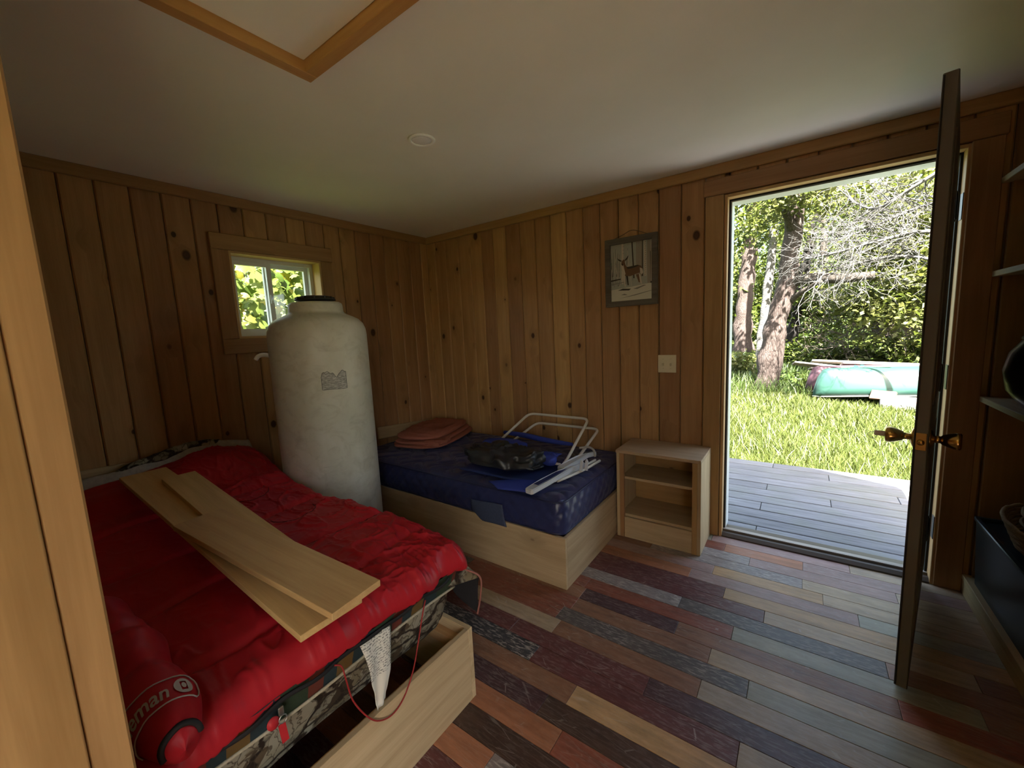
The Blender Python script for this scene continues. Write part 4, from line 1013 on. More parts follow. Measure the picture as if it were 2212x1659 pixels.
tube('strap', smoothpath([(1.69, -.40, .575), (1.74, -.36, .575), (1.775, -.36, .555), (1.785, -.37, .52)], 4), .007, M['grey_lining'], c2, 6)

# ------------------------------------------------------------------ shelving behind the open door
SX0, SX1, SY0, SY1 = 3.492, 3.795, -1.55, -.022
sh = thing('shelving_unit', 'dark wooden shelving unit in the corner behind the open door', 'shelf', (3.64, -.8, 0))
for z_ in (.07, .925, 1.472, 1.855):
    box('shelf_board', (SX0, SY0, z_), (SX1, SY1, z_ + .024), M['shelf'], sh, grain='y', bev=.002)
box('toe_board', (SX0 + .004, SY0, 0), (SX0 + .022, SY1, .0695), M['shelf'], sh, grain='y', bev=.001)
for y_ in (SY0, -.80):
    box('upright', (SX0 + .02, y_ - .01, 0), (SX1, y_ + .009, .0695), M['shelf'], sh, grain='z', bev=.001)
for za, zb in ((.0945, .9245), (.9495, 1.4715), (1.4965, 1.8545)):
    box('upright', (SX0 + .03, SY1 - .018, za), (SX1, SY1, zb), M['trim'], sh, grain='z', bev=.001)
    box('upright', (SX0 + .03, SY0, za), (SX1, SY0 + .018, zb), M['trim'], sh, grain='z', bev=.001)
box('back_panel', (SX1 + .0003, SY0, .0), (SX1 + .004, SY1, 1.88), M['trim'], sh, grain='z', bev=0)
M['enamel'] = plain('black_enamel', (.010, .011, .013), .28, .5)
pot = thing('cooking_pot', 'large black round-bellied pot on the middle shelf', 'pot', (3.645, -.50, .95))
lathe('pot_body', [(.02, 0), (.10, 0), (.16, .03), (.20, .09), (.212, .16), (.20, .225), (.175, .265), (.172, .275)], (3.640, -.50, .9495), M['enamel'], pot, 40)
lathe('pot_lid', [(.176, .276), (.172, .284), (.11, .312), (.03, .325), (.012, .330), (.012, .345), (.024, .352), (.02, .366), (.004, .368)], (3.640, -.50, .9495), M['enamel'], pot, 40)
for s_ in (-1, 1):
    tube('pot_handle', smoothpath([(3.640 + .00, -.50 + s_*.185, 1.15), (3.62, -.50 + s_*.235, 1.165), (3.66, -.50 + s_*.235, 1.165), (3.66, -.50 + s_*.188, 1.15)], 5), .007, M['enamel'], pot, 8)
M['tote'] = plain('dark_teal_plastic', (.010, .020, .024), .35, .5); M['wicker'] = plain('tan_wicker', (.30, .20, .10), .7, .2, nz=.3, nscale=120); M['orange_cord'] = plain('orange_cord', (.30, .10, .035), .6)
tt = thing('storage_tote', 'dark teal plastic tote on the bottom shelf', 'tote', (3.64, -.42, .094))
prism('tote_body', [(3.515, .0945), (3.775, .0945), (3.79, .40), (3.50, .40)], 'y', -.70, -.10, M['tote'], tt)
for y_ in (-.705, -.113): box('tote_rim', (3.494, y_, .40), (3.792, y_ + .018, .415), M['tote'], tt, grain='x', bev=.003)
box('tote_rim', (3.490, -.687, .40), (3.508, -.113, .415), M['tote'], tt, grain='y', bev=.003)
bk = thing('wicker_basket', 'tan wicker basket sitting on the dark tote', 'basket', (3.64, -.40, .416))
for i in range(9):
    f_ = i/8; a_, c_ = .10 + .035*f_, .20 + .05*f_
    tube('woven_ring', [Vector((3.635 + a_*math.cos(q), -.42 + c_*math.sin(q), .424 + .012*i + .003*math.sin(q*14 + i*math.pi))) for q in [2*math.pi*k_/44 for k_ in range(44)]], .0072, M['wicker'], bk, 6, True)
multibox('basket_base', [((3.56, -.58, .417), (3.71, -.26, .428))], M['wicker'], bk)
cc = thing('cord_coil', 'tangled orange and tan cord heaped in the wicker basket', 'cord', (3.635, -.42, .44))
r3 = random.Random(5)
for i in range(9):
    ph, tx, ty = r3.random()*6, r3.random()*.5 - .25, r3.random()*.5 - .25; a_ = .055 + r3.random()*.04; c_ = .10 + r3.random()*.08
    tube('cord_loop', [Vector((3.635 + a_*math.cos(q), -.42 + c_*math.sin(q), .52 + .010*i + tx*a_*math.cos(q) + ty*c_*.4*math.sin(q + ph))) for q in [2*math.pi*k_/30 for k_ in range(30)]], .005, M['orange_cord'] if i % 2 else M['wicker'], cc, 6, True)

# ------------------------------------------------------------------ outdoors: deck and ground
dk = sroot('deck', (3, 1, -.06), 'weathered grey wood deck outside the door')
dys = [.168, .314, .449, .593, .744, .886, 1.033, 1.170, 1.319, 1.479, 1.640, 1.785]
dj = {}
for (zu, zv) in ((590, 800), (632, 590), (1305, 575), (692, 405), (1287, 335), (750, 208), (1968, 560)):
    p = PZ(1500 + zu*.22604, 960 + zv*.22604, -.03)
    for k in range(len(dys) - 1):
        if dys[k] <= p.y < dys[k+1]: dj.setdefault(k, []).append(p.x)
for k in range(len(dys) - 1):
    cuts = [.6] + sorted(dj.get(k, [])) + [4.9 + .3*(k % 3)]
    cuts += [6.6]
    cuts = sorted(set(cuts))
    for a, c in zip(cuts, cuts[1:]):
        box('deck_board', (a + .002, dys[k] + .0055, -.062), (c - .002, dys[k+1] - .0055, -.030 - rng.random()*.002), M['deck'], dk, grain='x', bev=.003)
multibox('joist', [((x_, .16, -.21), (x_ + .04, 1.77, -.0625)) for x_ in (.7, 1.1, 1.9, 2.7, 3.5, 4.3, 5.1, 5.9, 6.5)], M['grey_wood'], dk)
box('fascia_board', (.6, 1.772, -.20), (6.6, 1.79, -.0625), M['deck'], dk, grain='x', bev=.002)
def zg(x, y): return -.22 + .055*max(0, y - 8.5) + .03*max(0, -x - 4)
def GP(u, v):
    d = ray(u, v); t = 1.0
    for _ in range(60):
        p = CAM + d*t; t = t + (p.z - zg(p.x, p.y))/max(.05, -d.z)*.8
        t = min(max(t, .1), 60)
    return CAM + d*t
b = MB('lawn', .9, .1); co = b.coord('Object')
c = b.ramp(b.noise(co, 1.2, 5, .65), [(.3, (0.020, 0.032, 0.005)), (.5, (0.032, 0.045, 0.007)), (.7, (0.049, 0.055, 0.010))])
b.base(c).bump(b.noise(co, 40, 4), .6, .03); M['lawn'] = b.m
gs = []
nxg, nyg = 60, 60
V = []; F = []
for i in range(nxg + 1):
    for k in range(nyg + 1):
        x = lerp(-30, 40, i/nxg); y = lerp(-26, 44, k/nyg); V.append((x, y, zg(x, y) + .03*fbm(x*.4, y*.4) - (.25 if -.2 < x < 4 and -4.5 < y < 1.9 else 0)))
for i in range(nxg):
    for k in range(nyg):
        a = i*(nyg+1)+k; F.append((a, a+nyg+1, a+nyg+2, a+1))
gd = struct(obj('ground', V, F, M['lawn'], smooth=True), 'sunlit grassy yard')
def leafmat(name, c0, c1, trans=.45, yellow=None):
    b = MB(name, .5, .35); geo = b.n('NewGeometry')
    r_ = geo.outputs['Random Per Island']
    st = [(0, c0), (1, c1)] if not yellow else [(0, c0), (.86, c1), (.95, yellow), (1, yellow)]
    c = b.ramp(r_, st); b.base(c)
    tl = b.n('BsdfTranslucent'); b.put(tl.inputs[0], b.mix(.3, c, (.10, .13, .013)))
    ms = b.n('MixShader'); ms.inputs[0].default_value = trans
    b.t.links.new(b.b.outputs[0], ms.inputs[1]); b.t.links.new(tl.outputs[0], ms.inputs[2]); b.t.links.new(ms.outputs[0], b.t.nodes['Material Output'].inputs[0])
    return b.m
M['grass'] = leafmat('grass_blades', (0.029, 0.043, 0.007), (0.063, 0.073, 0.015), .3)
M['leaf'] = leafmat('spring_leaves', (0.031, 0.052, 0.007), (0.067, 0.081, 0.013), .42)
M['leaf_y'] = leafmat('yellow_green_leaves', (0.051, 0.067, 0.013), (0.102, 0.102, 0.029), .42)
M['leaf_d'] = leafmat('dark_green_leaves', (0.025, 0.048, 0.008), (0.056, 0.078, 0.017), .35)  # slightly darker green leaf mix
M['leaf_w'] = leafmat('broad_window_leaves', (0.056, 0.095, 0.011), (0.123, 0.157, 0.028), .55, (0.235, 0.202, 0.017))
def bark(name, c0, c1, sc=(9, 9, 1.6)):
    b = MB(name, .9, .1); co = b.coord('Object'); n = b.noise(b.map(co, sc), 1.6, 6, .7, .5); vv = b.voro(b.map(co, (sc[0]*1.3, sc[1]*1.3, sc[2]*1.5)), 2.4, 'DISTANCE_TO_EDGE').outputs['Distance']
    b.base(b.mix(b.ramp(vv, [(.0, (.55, .55, .55)), (.10, (0, 0, 0))]), b.ramp(n, [(.3, c0), (.7, c1)]), tuple(x*.35 for x in c0))); b.bump(b.math('ADD', n, b.math('MINIMUM', vv, .2)), .9, .04); return b.m
M['bark'] = bark('rough_bark', (0.032, 0.025, 0.019), (0.069, 0.059, 0.051)); M['bark_r'] = bark('pinkish_bark', (0.041, 0.029, 0.025), (0.085, 0.067, 0.059)); M['birch'] = bark('pale_bark', (0.077, 0.073, 0.065), (0.122, 0.118, 0.108), (3, 3, 8)); M['dark_bark'] = bark('dark_bark', (0.010, 0.008, 0.007), (0.022, 0.020, 0.018))
M['dead_wood'] = plain('bleached_twigs', (0.066, 0.063, 0.059), .85, .1, nz=.15, nscale=8); M['brush'] = plain('brown_brush', (0.084, 0.067, 0.056), .9, .1, nz=.3, nscale=6)

# grass blades nearest the deck
def blades(n, xr, yr, h0, h1, seed):
    g = np.random.default_rng(seed); x = g.uniform(*xr, n); y = yr[0] + (yr[1]-yr[0])*g.random(n)**1.25
    z = -.24 + .055*np.maximum(0, y - 8.5); h = g.uniform(h0, h1, n)*(1 + .25*np.sin(x*3 + y*2)); a = g.uniform(0, 2*np.pi, n); w = .0028 + .0035*g.random(n)
    w = w*(1 + (y - 1.8)*.14)
    le = g.uniform(.15, .75, n)*h; la = g.uniform(0, 2*np.pi, n); cx, sx_ = np.cos(a)*w, np.sin(a)*w; dx, dy = np.cos(la)*le, np.sin(la)*le
    P = np.stack([np.stack([x-cx, y-sx_, z], 1), np.stack([x+cx, y+sx_, z], 1), np.stack([x+cx*.7+dx*.4, y+sx_*.7+dy*.4, z+h*.62], 1), np.stack([x-cx*.7+dx*.4, y-sx_*.7+dy*.4, z+h*.62], 1), np.stack([x+dx, y+dy, z+h], 1)], 1).reshape(-1, 3)
    i = np.arange(n)*5; q = np.stack([i, i+1, i+2], 1); q2 = np.stack([i, i+2, i+3], 1); q3 = np.stack([i+3, i+2, i+4], 1)
    return P, np.concatenate([q, q2, q3])
V, F = blades(85000, (.2, 6.2), (1.80, 9.5), .07, .19, 3)
gr = fast('grass', V, F, M['grass']); tag(gr, 'long bright green grass beyond the deck', 'grass', kind='stuff')
V, F = blades(9000, (-1.5, 6.5), (6.6, 13.5), .2, .42, 4)
gr = fast('tall_grass', V, F, M['leaf_d']); tag(gr, 'taller darker grass and ferns round the tree trunks', 'grass', kind='stuff')

# ------------------------------------------------------------------ trees
def leaves(centers, size, seed, aspect=.55, flat=.6):
    g = np.random.default_rng(seed); n = len(centers); C_ = np.asarray(centers)
    s = size*g.uniform(.6, 1.35, n)[:, None]
    d = g.normal(size=(n, 3)); d[:, 2] = d[:, 2]*.6 - .25; d /= np.linalg.norm(d, axis=1)[:, None]
    up = g.normal(size=(n, 3))*flat + np.array([0, -.2, 1.0]); sd_ = np.cross(d, up); sd_ /= np.linalg.norm(sd_, axis=1)[:, None] + 1e-9
    nr = np.cross(sd_, d)
    P = np.stack([C_, C_ + d*s*.45 + sd_*s*aspect*.5 + nr*s*.06, C_ + d*s - nr*s*.08, C_ + d*s*.45 - sd_*s*aspect*.5 + nr*s*.06], 1).reshape(-1, 3)
    i = np.arange(n)*4; return P, np.stack([i, i+1, i+2, i+3], 1)
def clumps(c_, rad, n, k, spread, seed):
    """n points gathered in k sprays inside an ellipsoid"""
    g = np.random.default_rng(seed); q = g.normal(size=(k, 3)); q /= np.linalg.norm(q, axis=1)[:, None]; q *= g.random((k, 1))**.4
    cen = np.array(c_) + q*np.array(rad); idx = g.integers(0, k, n); off = g.normal(size=(n, 3))*spread*np.array([1, 1, .45]); return cen[idx] + off
def foliage(parent, parts, m, size, seed, name='foliage'):
    pts = np.concatenate([clumps(c_, r_, n, k, sp_, seed*31 + i) for i, (c_, r_, n, k, sp_) in enumerate(parts)])
    P, F_ = leaves(pts, size, seed); return fast(name, P, F_, m, parent)
def trunkpx(pxs, dist, rads, z_extra=None):
    pts = [PD(u, v, dist) for u, v in pxs]; return pts
def mk_trunk(name, parent, pts, r0, r1, m, wob=.02, n=5, k=12):
    P = smoothpath(pts, n); L_ = len(P); rr_ = [lerp(r0, r1, i/(L_-1))*(1 + .06*math.sin(i*1.7)) for i in range(L_)]; rr_[0] *= 1.35; rr_[1] *= 1.12
    V, F_ = tubegeo(P, rr_, k)
    V = [v_ + Vector((mnoise.noise(v_*2.1), mnoise.noise(v_*2.1 + Vector((5, 5, 5))), 0))*r0*.28 for v_ in V]
    return obj(name, V, F_, m, parent, smooth=True)
def hd(p): return math.hypot(p.x - CAM.x, p.y - CAM.y)
g1 = GP(1652, 846); d1 = hd(g1)
t1 = thing('leaning_tree', 'big leaning rough-barked tree with a bare horizontal limb', 'tree', g1)
p1 = [g1 - Vector((0, 0, .1))] + [PD(u, v, d1) for u, v in ((1664, 770), (1680, 690), (1695, 625), (1706, 570), (1714, 500), (1722, 420), (1734, 320), (1742, 200), (1748, 60))]
px1 = d1/871*1.05
mk_trunk('trunk', t1, p1, 18*px1, 8*px1, M['bark_r'])
mk_trunk('limb', t1, [PD(1712, 606, d1), PD(1760, 601, d1 - .2), PD(1820, 601, d1 - .4), PD(1890, 594, d1 - .5)], 9*px1, 6*px1, M['bark'])
mk_trunk('limb', t1, [PD(1706, 650, d1), PD(1735, 628, d1 - .3), PD(1775, 607, d1 - .5)], 5*px1, 2.5*px1, M['bark'])
mk_trunk('limb', t1, [PD(1714, 500, d1), PD(1690, 440, d1 - .5), PD(1650, 380, d1 - 1)], 7*px1, 3*px1, M['bark'])
mk_trunk('limb', t1, [PD(1720, 440, d1), PD(1765, 400, d1 + .5), PD(1830, 330, d1 + .8)], 7*px1, 3*px1, M['bark'])
def ell(u, v, dist, ru, rv, rd): s = dist/871*1.15; return (tuple(PD(u, v, dist)), (ru*s, rd, rv*s))
def fl_(u, v, dist, ru, rv, rd, n, k, sp_): c_, r_ = ell(u, v, dist, ru, rv, rd); return (c_, r_, n, k, sp_)
foliage(t1, [fl_(1690, 395, d1 - 1.2, 110, 55, .9, 2300, 60, .16), fl_(1800, 330, d1 - .5, 190, 70, 1.4, 2500, 60, .2), fl_(1640, 480, d1 + .4, 60, 40, .8, 500, 16, .16)], M['leaf_y'], .115, 51)
def tree(name, lab, basepx, path, rpx0, rpx1, mbark, parts, mleaf, lsize, seed, grp='trees in the wood beyond the yard'):
    g_ = GP(*basepx); d = hd(g_); px = d/871*1.13; t = thing(name, lab, 'tree', g_, grp)
    mk_trunk('trunk', t, [g_ - Vector((0, 0, .1))] + [PD(u, v, d) for u, v in path], rpx0*px, rpx1*px, mbark)
    foliage(t, [fl_(u, v, d + dd, ru, rv, rd, n, k, sp_) for (u, v, dd, ru, rv, rd, n, k, sp_) in parts], mleaf, lsize, seed); return t, d
t2, d2 = tree('rough_trunk_tree', 'straight thick tree with flaky bark left of the leaning tree', (1607, 758), ((1604, 700), (1610, 640), (1618, 560), (1628, 470), (1640, 360), (1650, 200)), 14, 8, M['bark_r'],
     [(1620, 420, 0, 70, 70, 1.6, 2600, 60, .3), (1600, 600, .6, 30, 40, .8, 400, 14, .3)], M['leaf'], .20, 61)
t3, d3 = tree('pale_birch', 'slender pale birch trunk behind the leaning tree', (1638, 795), ((1648, 720), (1656, 650), (1664, 580), (1672, 490), (1682, 380), (1690, 220)), 8, 4.5, M['birch'],
     [(1670, 470, .5, 60, 50, 1.2, 1500, 36, .28)], M['leaf'], .16, 62)
t4, d4 = tree('dark_trunk_tree', 'dark trunked tree close behind the leaning tree, with a straight stem', (1688, 778), ((1694, 720), (1700, 650), (1705, 560), (1712, 460), (1720, 330)), 9, 6, M['dark_bark'],
     [(1745, 640, .5, 55, 45, 1.2, 1300, 40, .28)], M['leaf_y'], .17, 63)
t5, d5 = tree('dark_trunk_tree', 'dark trunked tree with a bent stem beside the woodland brush', (1704, 782), ((1712, 720), (1724, 660), (1734, 600), (1752, 520), (1775, 400)), 9, 5, M['dark_bark'],
     [(1800, 660, .3, 75, 45, 1.0, 2200, 55, .24)], M['leaf'], .15, 64)
t6, d6 = tree('thin_sapling', 'thin grey sapling standing among the ferns', (1771, 745), ((1772, 710), (1774, 660), (1778, 560), (1780, 440)), 7, 4, M['bark'],
     [(1790, 560, 1, 90, 70, 1.5, 1800, 45, .35)], M['leaf_d'], .22, 65)
# right-hand leafy tree, trunk out of view past the door
g7 = Vector((8.2, 9.5, zg(8, 9.5))); t7 = thing('leafy_tree', 'yellow-green leafy tree reaching in behind the bleached dead branches', 'tree', g7, 'trees in the wood beyond the yard')
mk_trunk('trunk', t7, [g7, g7 + Vector((-.2, .1, 2)), g7 + Vector((-.5, 0, 4)), g7 + Vector((-.6, .2, 6))], .22, .09, M['bark'])
foliage(t7, [fl_(1940, 620, 12.6, 75, 75, 1.0, 4200, 90, .2), fl_(1960, 520, 12.8, 70, 55, 1.0, 2200, 50, .2), fl_(1880, 430, 13.4, 130, 60, 1.2, 3000, 60, .24), fl_(2080, 500, 12.4, 90, 160, 1.4, 2600, 60, .25)], M['leaf_y'], .135, 71)
# woodland behind: each tree its own thing
specs = [(1560, 24, 1, .0), (1620, 27, 2, .2), (1680, 23, 0, .1), (1745, 28, 1, .0), (1805, 24, 2, .15), (1865, 27, 0, .1), (1925, 23, 1, .05), (1990, 26, 2, .1), (2060, 25, 0, .1), (1500, 26, 2, .1)]
wl = ['green tree far back, seen past the flaky-barked trunk', 'dark-leafed tree far back between the flaky-barked trunk and the birch', 'green tree far back behind the leaning trunk', 'pale green tree far back behind the dark trunks', 'dark-leafed tree far back behind the thin sapling', 'green tree far back above the lumber pile', 'pale green tree far back above the brown brush', 'dark-leafed tree far back behind the bleached twigs', 'green tree far back beyond the open door leaf', 'dark-leafed tree far back next to the door jamb']
for i, (u, d, kd, o_) in enumerate(specs):
    c_ = PD(u, 690, d); z0_ = zg(c_.x, c_.y); g_ = Vector((c_.x, c_.y, z0_))
    t = thing('woodland_tree', wl[i], 'tree', g_, 'trees far back in the wood')
    mk_trunk('trunk', t, [g_ - Vector((0, 0, .2)), g_ + Vector((.1, 0, 3)), g_ + Vector((-.1, .2, 7))], .16, .07, M['dark_bark'], k=8)
    top = 6.6 if u > 1700 else 4.9
    foliage(t, [((g_.x, g_.y, z0_ + top*.52), (1.5, 1.1, top*.52), 5200, 130, .34), ((g_.x, g_.y - .5, z0_ + 1.0), (1.3, .8, 1.0), 1500, 40, .3)], M[['leaf', 'leaf_y', 'leaf_d'][kd]], .19, 80 + i)
for i, (u, v, d, w_, h_, mk, n, lab) in enumerate([(1735, 768, 14.5, 45, 26, 'leaf', 1500, 'green fern clump growing behind the dark trunks'), (1800, 772, 13.6, 50, 22, 'leaf', 1700, 'low green shrub behind the lumber pile'), (1880, 770, 13.2, 60, 22, 'leaf_y', 1700, 'pale green shrub at the foot of the brown brush'), (1960, 768, 12.8, 50, 26, 'leaf', 1600, 'leafy green shrub at the far end of the lumber pile'), (1600, 790, 12.5, 40, 22, 'leaf_y', 1100, 'pale low bush left of the leaning tree'), (1590, 700, 19, 40, 60, 'leaf', 1500, 'green bush behind the flaky-barked tree'), (1750, 720, 18.5, 60, 40, 'leaf_d', 1700, 'dark bush deep between the trunks'), (1690, 820, 11.2, 25, 12, 'leaf_d', 500, 'dark weeds between the leaning tree and the canoe')]):
    c_ = PD(u, v, d); zb = zg(c_.x, c_.y); s = d/871*1.15
    t = thing('shrub', lab, 'shrub', (c_.x, c_.y, zb), 'undergrowth at the edge of the wood')
    foliage(t, [((c_.x, c_.y, max(c_.z, zb + .15)), (w_*s, .55, h_*s), n, 40, .13)], M[mk], .12 if d < 16 else .2, 110 + i)
    for k_ in range(3): tube('stem', [(c_.x + (k_-1)*.2, c_.y, zb - .05), (c_.x + (k_-1)*.35, c_.y, max(c_.z, zb + .15) + h_*s*.4)], .012, M['brush'], t, 5)

# twiggy growth
def twigs(pts_dirs, seed, depth, L0, r0, spread, droop):
    g = random.Random(seed); V = []; F = []
    def grow(p, d, L_, r_, lev):
        n = 4; path = [p.copy()]; rad = [r_]; q = p.copy(); dd = d.copy(); kids = []
        for i in range(n):
            dd = (dd + Vector((g.gauss(0, .22), g.gauss(0, .22), g.gauss(0, .22) - droop))).normalized(); q = q + dd*(L_/n); path.append(q.copy()); rad.append(max(.0022, r_*(1 - .55*(i+1)/n)))
            if lev > 0 and i > 0:
                for _ in range(g.choice((0, 1, 1, 2))): kids.append((q.copy(), (dd + Vector((g.gauss(0, spread), g.gauss(0, spread), g.gauss(0, spread*.8)))).normalized(), L_*g.uniform(.45, .8), r_*.5, lev-1))
        v_, f_ = tubegeo(path, rad, 4 if r_ < .02 else 6); b0 = len(V); V.extend(v_); F.extend(tuple(a + b0 for a in fc) for fc in f_)
        for kd in kids: grow(*kd)
    for p, d in pts_dirs: grow(Vector(p), Vector(d).normalized(), L0*g.uniform(.7, 1.2), r0, depth)
    return V, F
dt0 = Vector((6.7, 6.3, zg(6.7, 6.3)))
dt = thing('dead_tree', 'bleached leafless tree whose tangled twigs hang over the canoe', 'tree', dt0)
mk_trunk('trunk', dt, [dt0, dt0 + Vector((-.1, .0, 1.5)), dt0 + Vector((-.35, .1, 2.8)), dt0 + Vector((-.5, .1, 4.2))], .13, .07, M['dead_wood'], k=10)
dd0 = 8.3
limbs = [[(2110, 420), (2010, 440), (1930, 470), (1860, 500), (1800, 520)], [(2120, 520), (2000, 500), (1900, 520), (1810, 545), (1740, 560)], [(2090, 330), (1980, 400), (1890, 450), (1830, 430)], [(2110, 600), (2010, 560), (1920, 555), (1830, 575), (1770, 590)]]
seeds = []
for i, lm in enumerate(limbs):
    P = smoothpath([PD(u, v, dd0 + .25*math.sin(i*2 + k_)) for k_, (u, v) in enumerate(lm)], 5); mk_trunk('limb', dt, P, .030, .010, M['dead_wood'], n=1, k=7)
    for k_ in range(2, len(P) - 1):
        t_ = (P[k_+1] - P[k_]).normalized()
        for s_ in (-1, 1): seeds.append((P[k_], t_ + Vector((0, rng.gauss(0, .5), s_*.7 + rng.gauss(0, .3)))))
V, F = twigs(seeds, 21, 2, .52, .0085, .75, .05)
tw = obj('twigs', V, F, M['dead_wood'], dt); tw['kind'] = 'stuff'
bc = PD(1890, 700, 13.0); br = thing('brush_pile', 'tangle of bare brown brush under the trees', 'brush', (bc.x, bc.y, zg(bc.x, bc.y)))
sd2 = [(PD(rng.uniform(1800, 1985), rng.uniform(650, 765), rng.uniform(12.6, 13.8)), (rng.gauss(0, 1), rng.gauss(0, .4), rng.gauss(.25, .6))) for _ in range(110)]
V, F = twigs(sd2, 22, 2, .62, .011, .7, .02); tw = obj('twigs', V, F, M['brush'], br); tw['kind'] = 'stuff'
foliage(br, [fl_(1900, 700, 13.4, 90, 60, .6, 600, 40, .16)], M['leaf_y'], .10, 77, 'leaves')

# ------------------------------------------------------------------ canoes, lumber and block
M['canoe_green'] = plain('green_hull', (0.017, 0.049, 0.037), .35, .5, nz=.06, nscale=6); M['canoe_plum'] = plain('faded_plum_hull', (0.045, 0.020, 0.027), .5, .4, nz=.08, nscale=6); M['alu'] = plain('gunwale_grey', (0.102, 0.102, 0.097), .4, .5)
def canoe(name, lab, tip, direc, L_, beam, dep, m, z0_):
    X = Vector((direc[0], direc[1], 0)).normalized(); Y = Vector((-X.y, X.x, 0)); t = thing(name, lab, 'canoe', (tip[0], tip[1], z0_), 'upturned canoes on the grass')
    def fn(s, q):
        e = abs(2*s - 1); w_ = beam/2*(1 - e**3.2)**.62; rise = dep*.16*e**4; top = dep*(1 - max(0, (e - .90)/.10)**2.6*.98)
        a = math.pi*q; n_ = .62
        cy_ = math.copysign(abs(math.cos(a))**n_, math.cos(a))*w_; cz = abs(math.sin(a))**n_*(top + 0)
        return Vector((tip[0], tip[1], z0_)) + X*(L_*s) + Y*cy_ + Vector((0, 0, cz - (rise if q in (0, 1) else rise*(1-math.sin(a)))))
    grid('hull', fn, 60, 20, m, t, solid=.006)
    for q in (0, 1): tube('gunwale', [fn(i/40, q) for i in range(41)], .014, M['alu'], t, 6)
    return t
ct = PZ(1757, 853, -.03); ce_ = PZ(1985, 853, -.03); cdv = (ce_ - ct)
canoe('canoe', 'green upturned canoe lying on the grass', ct + Vector((0, .30, 0)), (cdv.x, cdv.y), 4.7, .82, .44, M['canoe_green'], -.03)
c2t = PZ(1733, 858, -.06)
canoe('canoe', 'faded plum upturned canoe behind the green one', c2t + Vector((.05, 1.25, 0)), (cdv.x, cdv.y*1.1), 4.4, .8, .43, M['canoe_plum'], -.06)
for f_ in (.22, .62):
    q = ct + cdv.normalized()*4.7*f_ + Vector((0, .35, 0))
    o = box('sawhorse_beam', (q.x - .05, q.y - .5, -.26), (q.x + .05, q.y + 1.4, -.135), M['grey_wood'], None, grain='y', bev=.005); tag(o, 'weathered timber bearer under the middle of the canoes' if f_ > .5 else 'weathered timber bearer under the near end of the canoes', 'timber')
M['red_lumber'] = wood('reddish_lumber', (0.102, 0.049, 0.032), (0.073, 0.029, 0.018), rough=.8, knots=.05)
lum = [((1714, 784), (1890, 803), 10.2, .20, 'grey_wood', 'grey board sticking out furthest from the lumber pile'), ((1753, 780), (1985, 789), 10.6, .16, 'grey_wood', 'grey plank lying flat on top of the lumber pile'), ((1818, 786), (1990, 792), 10.4, .22, 'grey_wood', 'wide pale plank over the plum canoe'), ((1748, 796), (1850, 803), 10.3, .14, 'grey_wood', 'short grey board low in the lumber pile'), ((1770, 801), (1845, 806), 10.2, .10, 'red_lumber', 'short reddish board at the end of the lumber pile'), ((1880, 797), (1990, 802), 10.3, .16, 'red_lumber', 'reddish board with shadow stripes in the lumber pile'), ((1885, 805), (1990, 809), 10.2, .10, 'red_lumber', 'narrow reddish board just above the green canoe')]
for i, (a, c_, d, w_, mk, lab) in enumerate(lum):
    pa, pb = PD(a[0], a[1], d), PD(c_[0], c_[1], d + .35); X = pb - pa
    if c_[0] > 1900: pb = pb + X.normalized()*1.2; X = pb - pa
    o = board('lumber_board', (pa + pb)/2, (X.length, w_, .035), (X, Vector((-X.y, X.x, -.35*X.length))), M[mk], None, bev=.003); tag(o, lab, 'board', 'boards in the lumber pile behind the canoe')
for k_, f_ in enumerate((.25, .8)):
    q = PD(lerp(1770, 1960, f_), 815, 10.7); o = box('lumber_bearer', (q.x - .06, q.y - .25, zg(q.x, q.y) - .03), (q.x + .06, q.y + .45, q.z + .02), M['grey_wood'], None, grain='y', bev=.004); tag(o, 'timber prop under the near end of the lumber pile' if k_ == 0 else 'timber prop under the far end of the lumber pile', 'timber')
tb = PD(1861, 800, 10.0); M['teal_cloth'] = plain('teal_tarp', (0.008, 0.098, 0.084), .6, .3, nz=.15, nscale=14)
o = blanket('tarp_bundle', tb, .19, .13, .085, .3, 3.0, M['teal_cloth'], None, 40, 26, wr=.03, ex=2.0); tag(o, 'small teal tarp bundle on top of the lumber pile', 'tarp')
M['block'] = plain('grey_concrete', (0.112, 0.112, 0.110), .9, .1, nz=.25, nscale=9)
bp0, bp1 = PZ(1899, 880, -.20), PZ(2040, 892, -.20)
X = bp1 - bp0; Yb = Vector((-X.y, X.x, 0)).normalized()
o = board('concrete_slab', (bp0 + bp1)/2 + Yb*.15 + Vector((0, 0, .075)), (X.length, .34, .17), (X, Yb), M['block'], None, bev=.012); tag(o, 'whitish concrete slab lying in the grass before the canoe', 'slab')
sp0, sp1 = PZ(1882, 853, -.01), PZ(1936, 858, -.01); X = sp1 - sp0
o = board('scrap_board', (sp0 + sp1)/2 + Vector((0, .05, .0)), (X.length, .16, .05), (X, (-X.y, X.x, .5)), M['red_lumber'], None, bev=.004); tag(o, 'short weathered scrap board leaning against the green canoe', 'board')

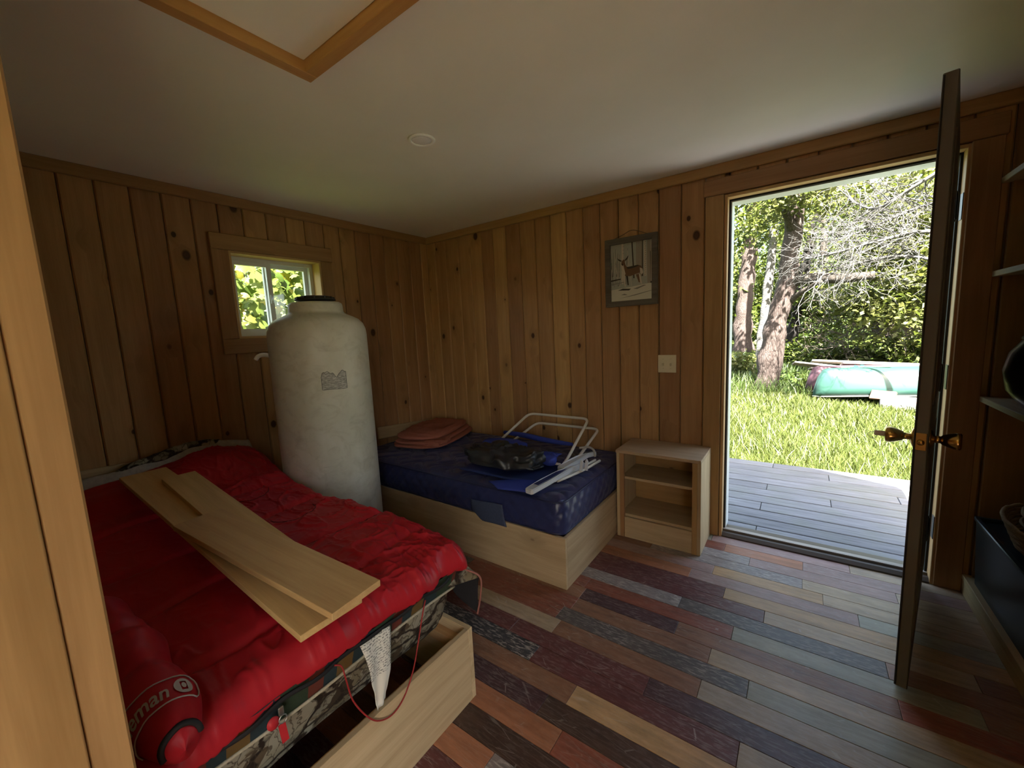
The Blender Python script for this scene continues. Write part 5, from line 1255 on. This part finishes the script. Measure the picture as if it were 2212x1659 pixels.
# ------------------------------------------------------------------ broad leaves outside the small window
def lobed(centers, size, seed):
    g = np.random.default_rng(seed); n = len(centers); C_ = np.asarray(centers)
    out = np.array([(0, 0), (.28, .02), (.52, .22), (.36, .42), (.50, .72), (.20, .66), (0, 1.0), (-.20, .66), (-.50, .72), (-.36, .42), (-.52, .22), (-.28, .02)])
    k = len(out); s = size*g.uniform(.6, 1.3, n)
    d = g.normal(size=(n, 3))*.55 + np.array([.35, -.1, -.75]); d /= np.linalg.norm(d, axis=1)[:, None]
    up = g.normal(size=(n, 3))*.45 + np.array([.8, -.35, .7]); sd_ = np.cross(d, up); sd_ /= np.linalg.norm(sd_, axis=1)[:, None]; nr = np.cross(sd_, d)
    P = C_[:, None, :] + (sd_[:, None, :]*out[None, :, 0:1] + d[:, None, :]*out[None, :, 1:2] - nr[:, None, :]*(np.abs(out[None, :, 0:1])*.25))*s[:, None, None]
    ctr = (C_ + d*s[:, None]*.42)[:, None, :]; P = np.concatenate([P, ctr], 1).reshape(-1, 3)
    i = (np.arange(n)*(k+1))[:, None]; a = np.arange(k); F_ = np.stack([i + a, i + (a+1) % k, i + k + 0*a], 2).reshape(-1, 3); return P, F_
sap = thing('maple_sapling', 'broad-leaved maple sapling close outside the small window', 'tree', (-1.4, -.8, -.22))
for (x_, y_) in ((-1.3, -.15), (-1.7, .1), (-2.0, .4)): tube('stem', smoothpath([(x_, y_, -.25), (x_ + .05, y_ + .05, .9), (x_ - .05, y_, 1.8), (x_ + .1, y_ + .1, 2.7)], 5), .012, M['dark_bark'], sap, 6)
pts = np.concatenate([clumps((-1.25, -.95, 1.72), (.45, .55, .65), 420, 60, .10, 200), clumps((-1.9, -.45, 1.75), (.5, .8, .8), 420, 60, .14, 201)])
P, F = lobed(pts, .115, 202); fast('leaves', P, F, M['leaf_w'], sap)
sb = thing('leafy_thicket', 'sunlit leafy thicket beyond the maple sapling', 'tree', (-5, .4, -.22))
foliage(sb, [((-4.6, .3, 2.0), (1.1, 2.4, 2.4), 5200, 160, .22), ((-4.2, 1.4, 1.8), (1.0, 1.4, 2.0), 2400, 70, .2)], M['leaf_y'], .14, 203)
tube('stem', [(-4.8, .4, -.3), (-4.7, .5, 1.5), (-4.6, .4, 3.2)], .05, M['dark_bark'], sb, 8)
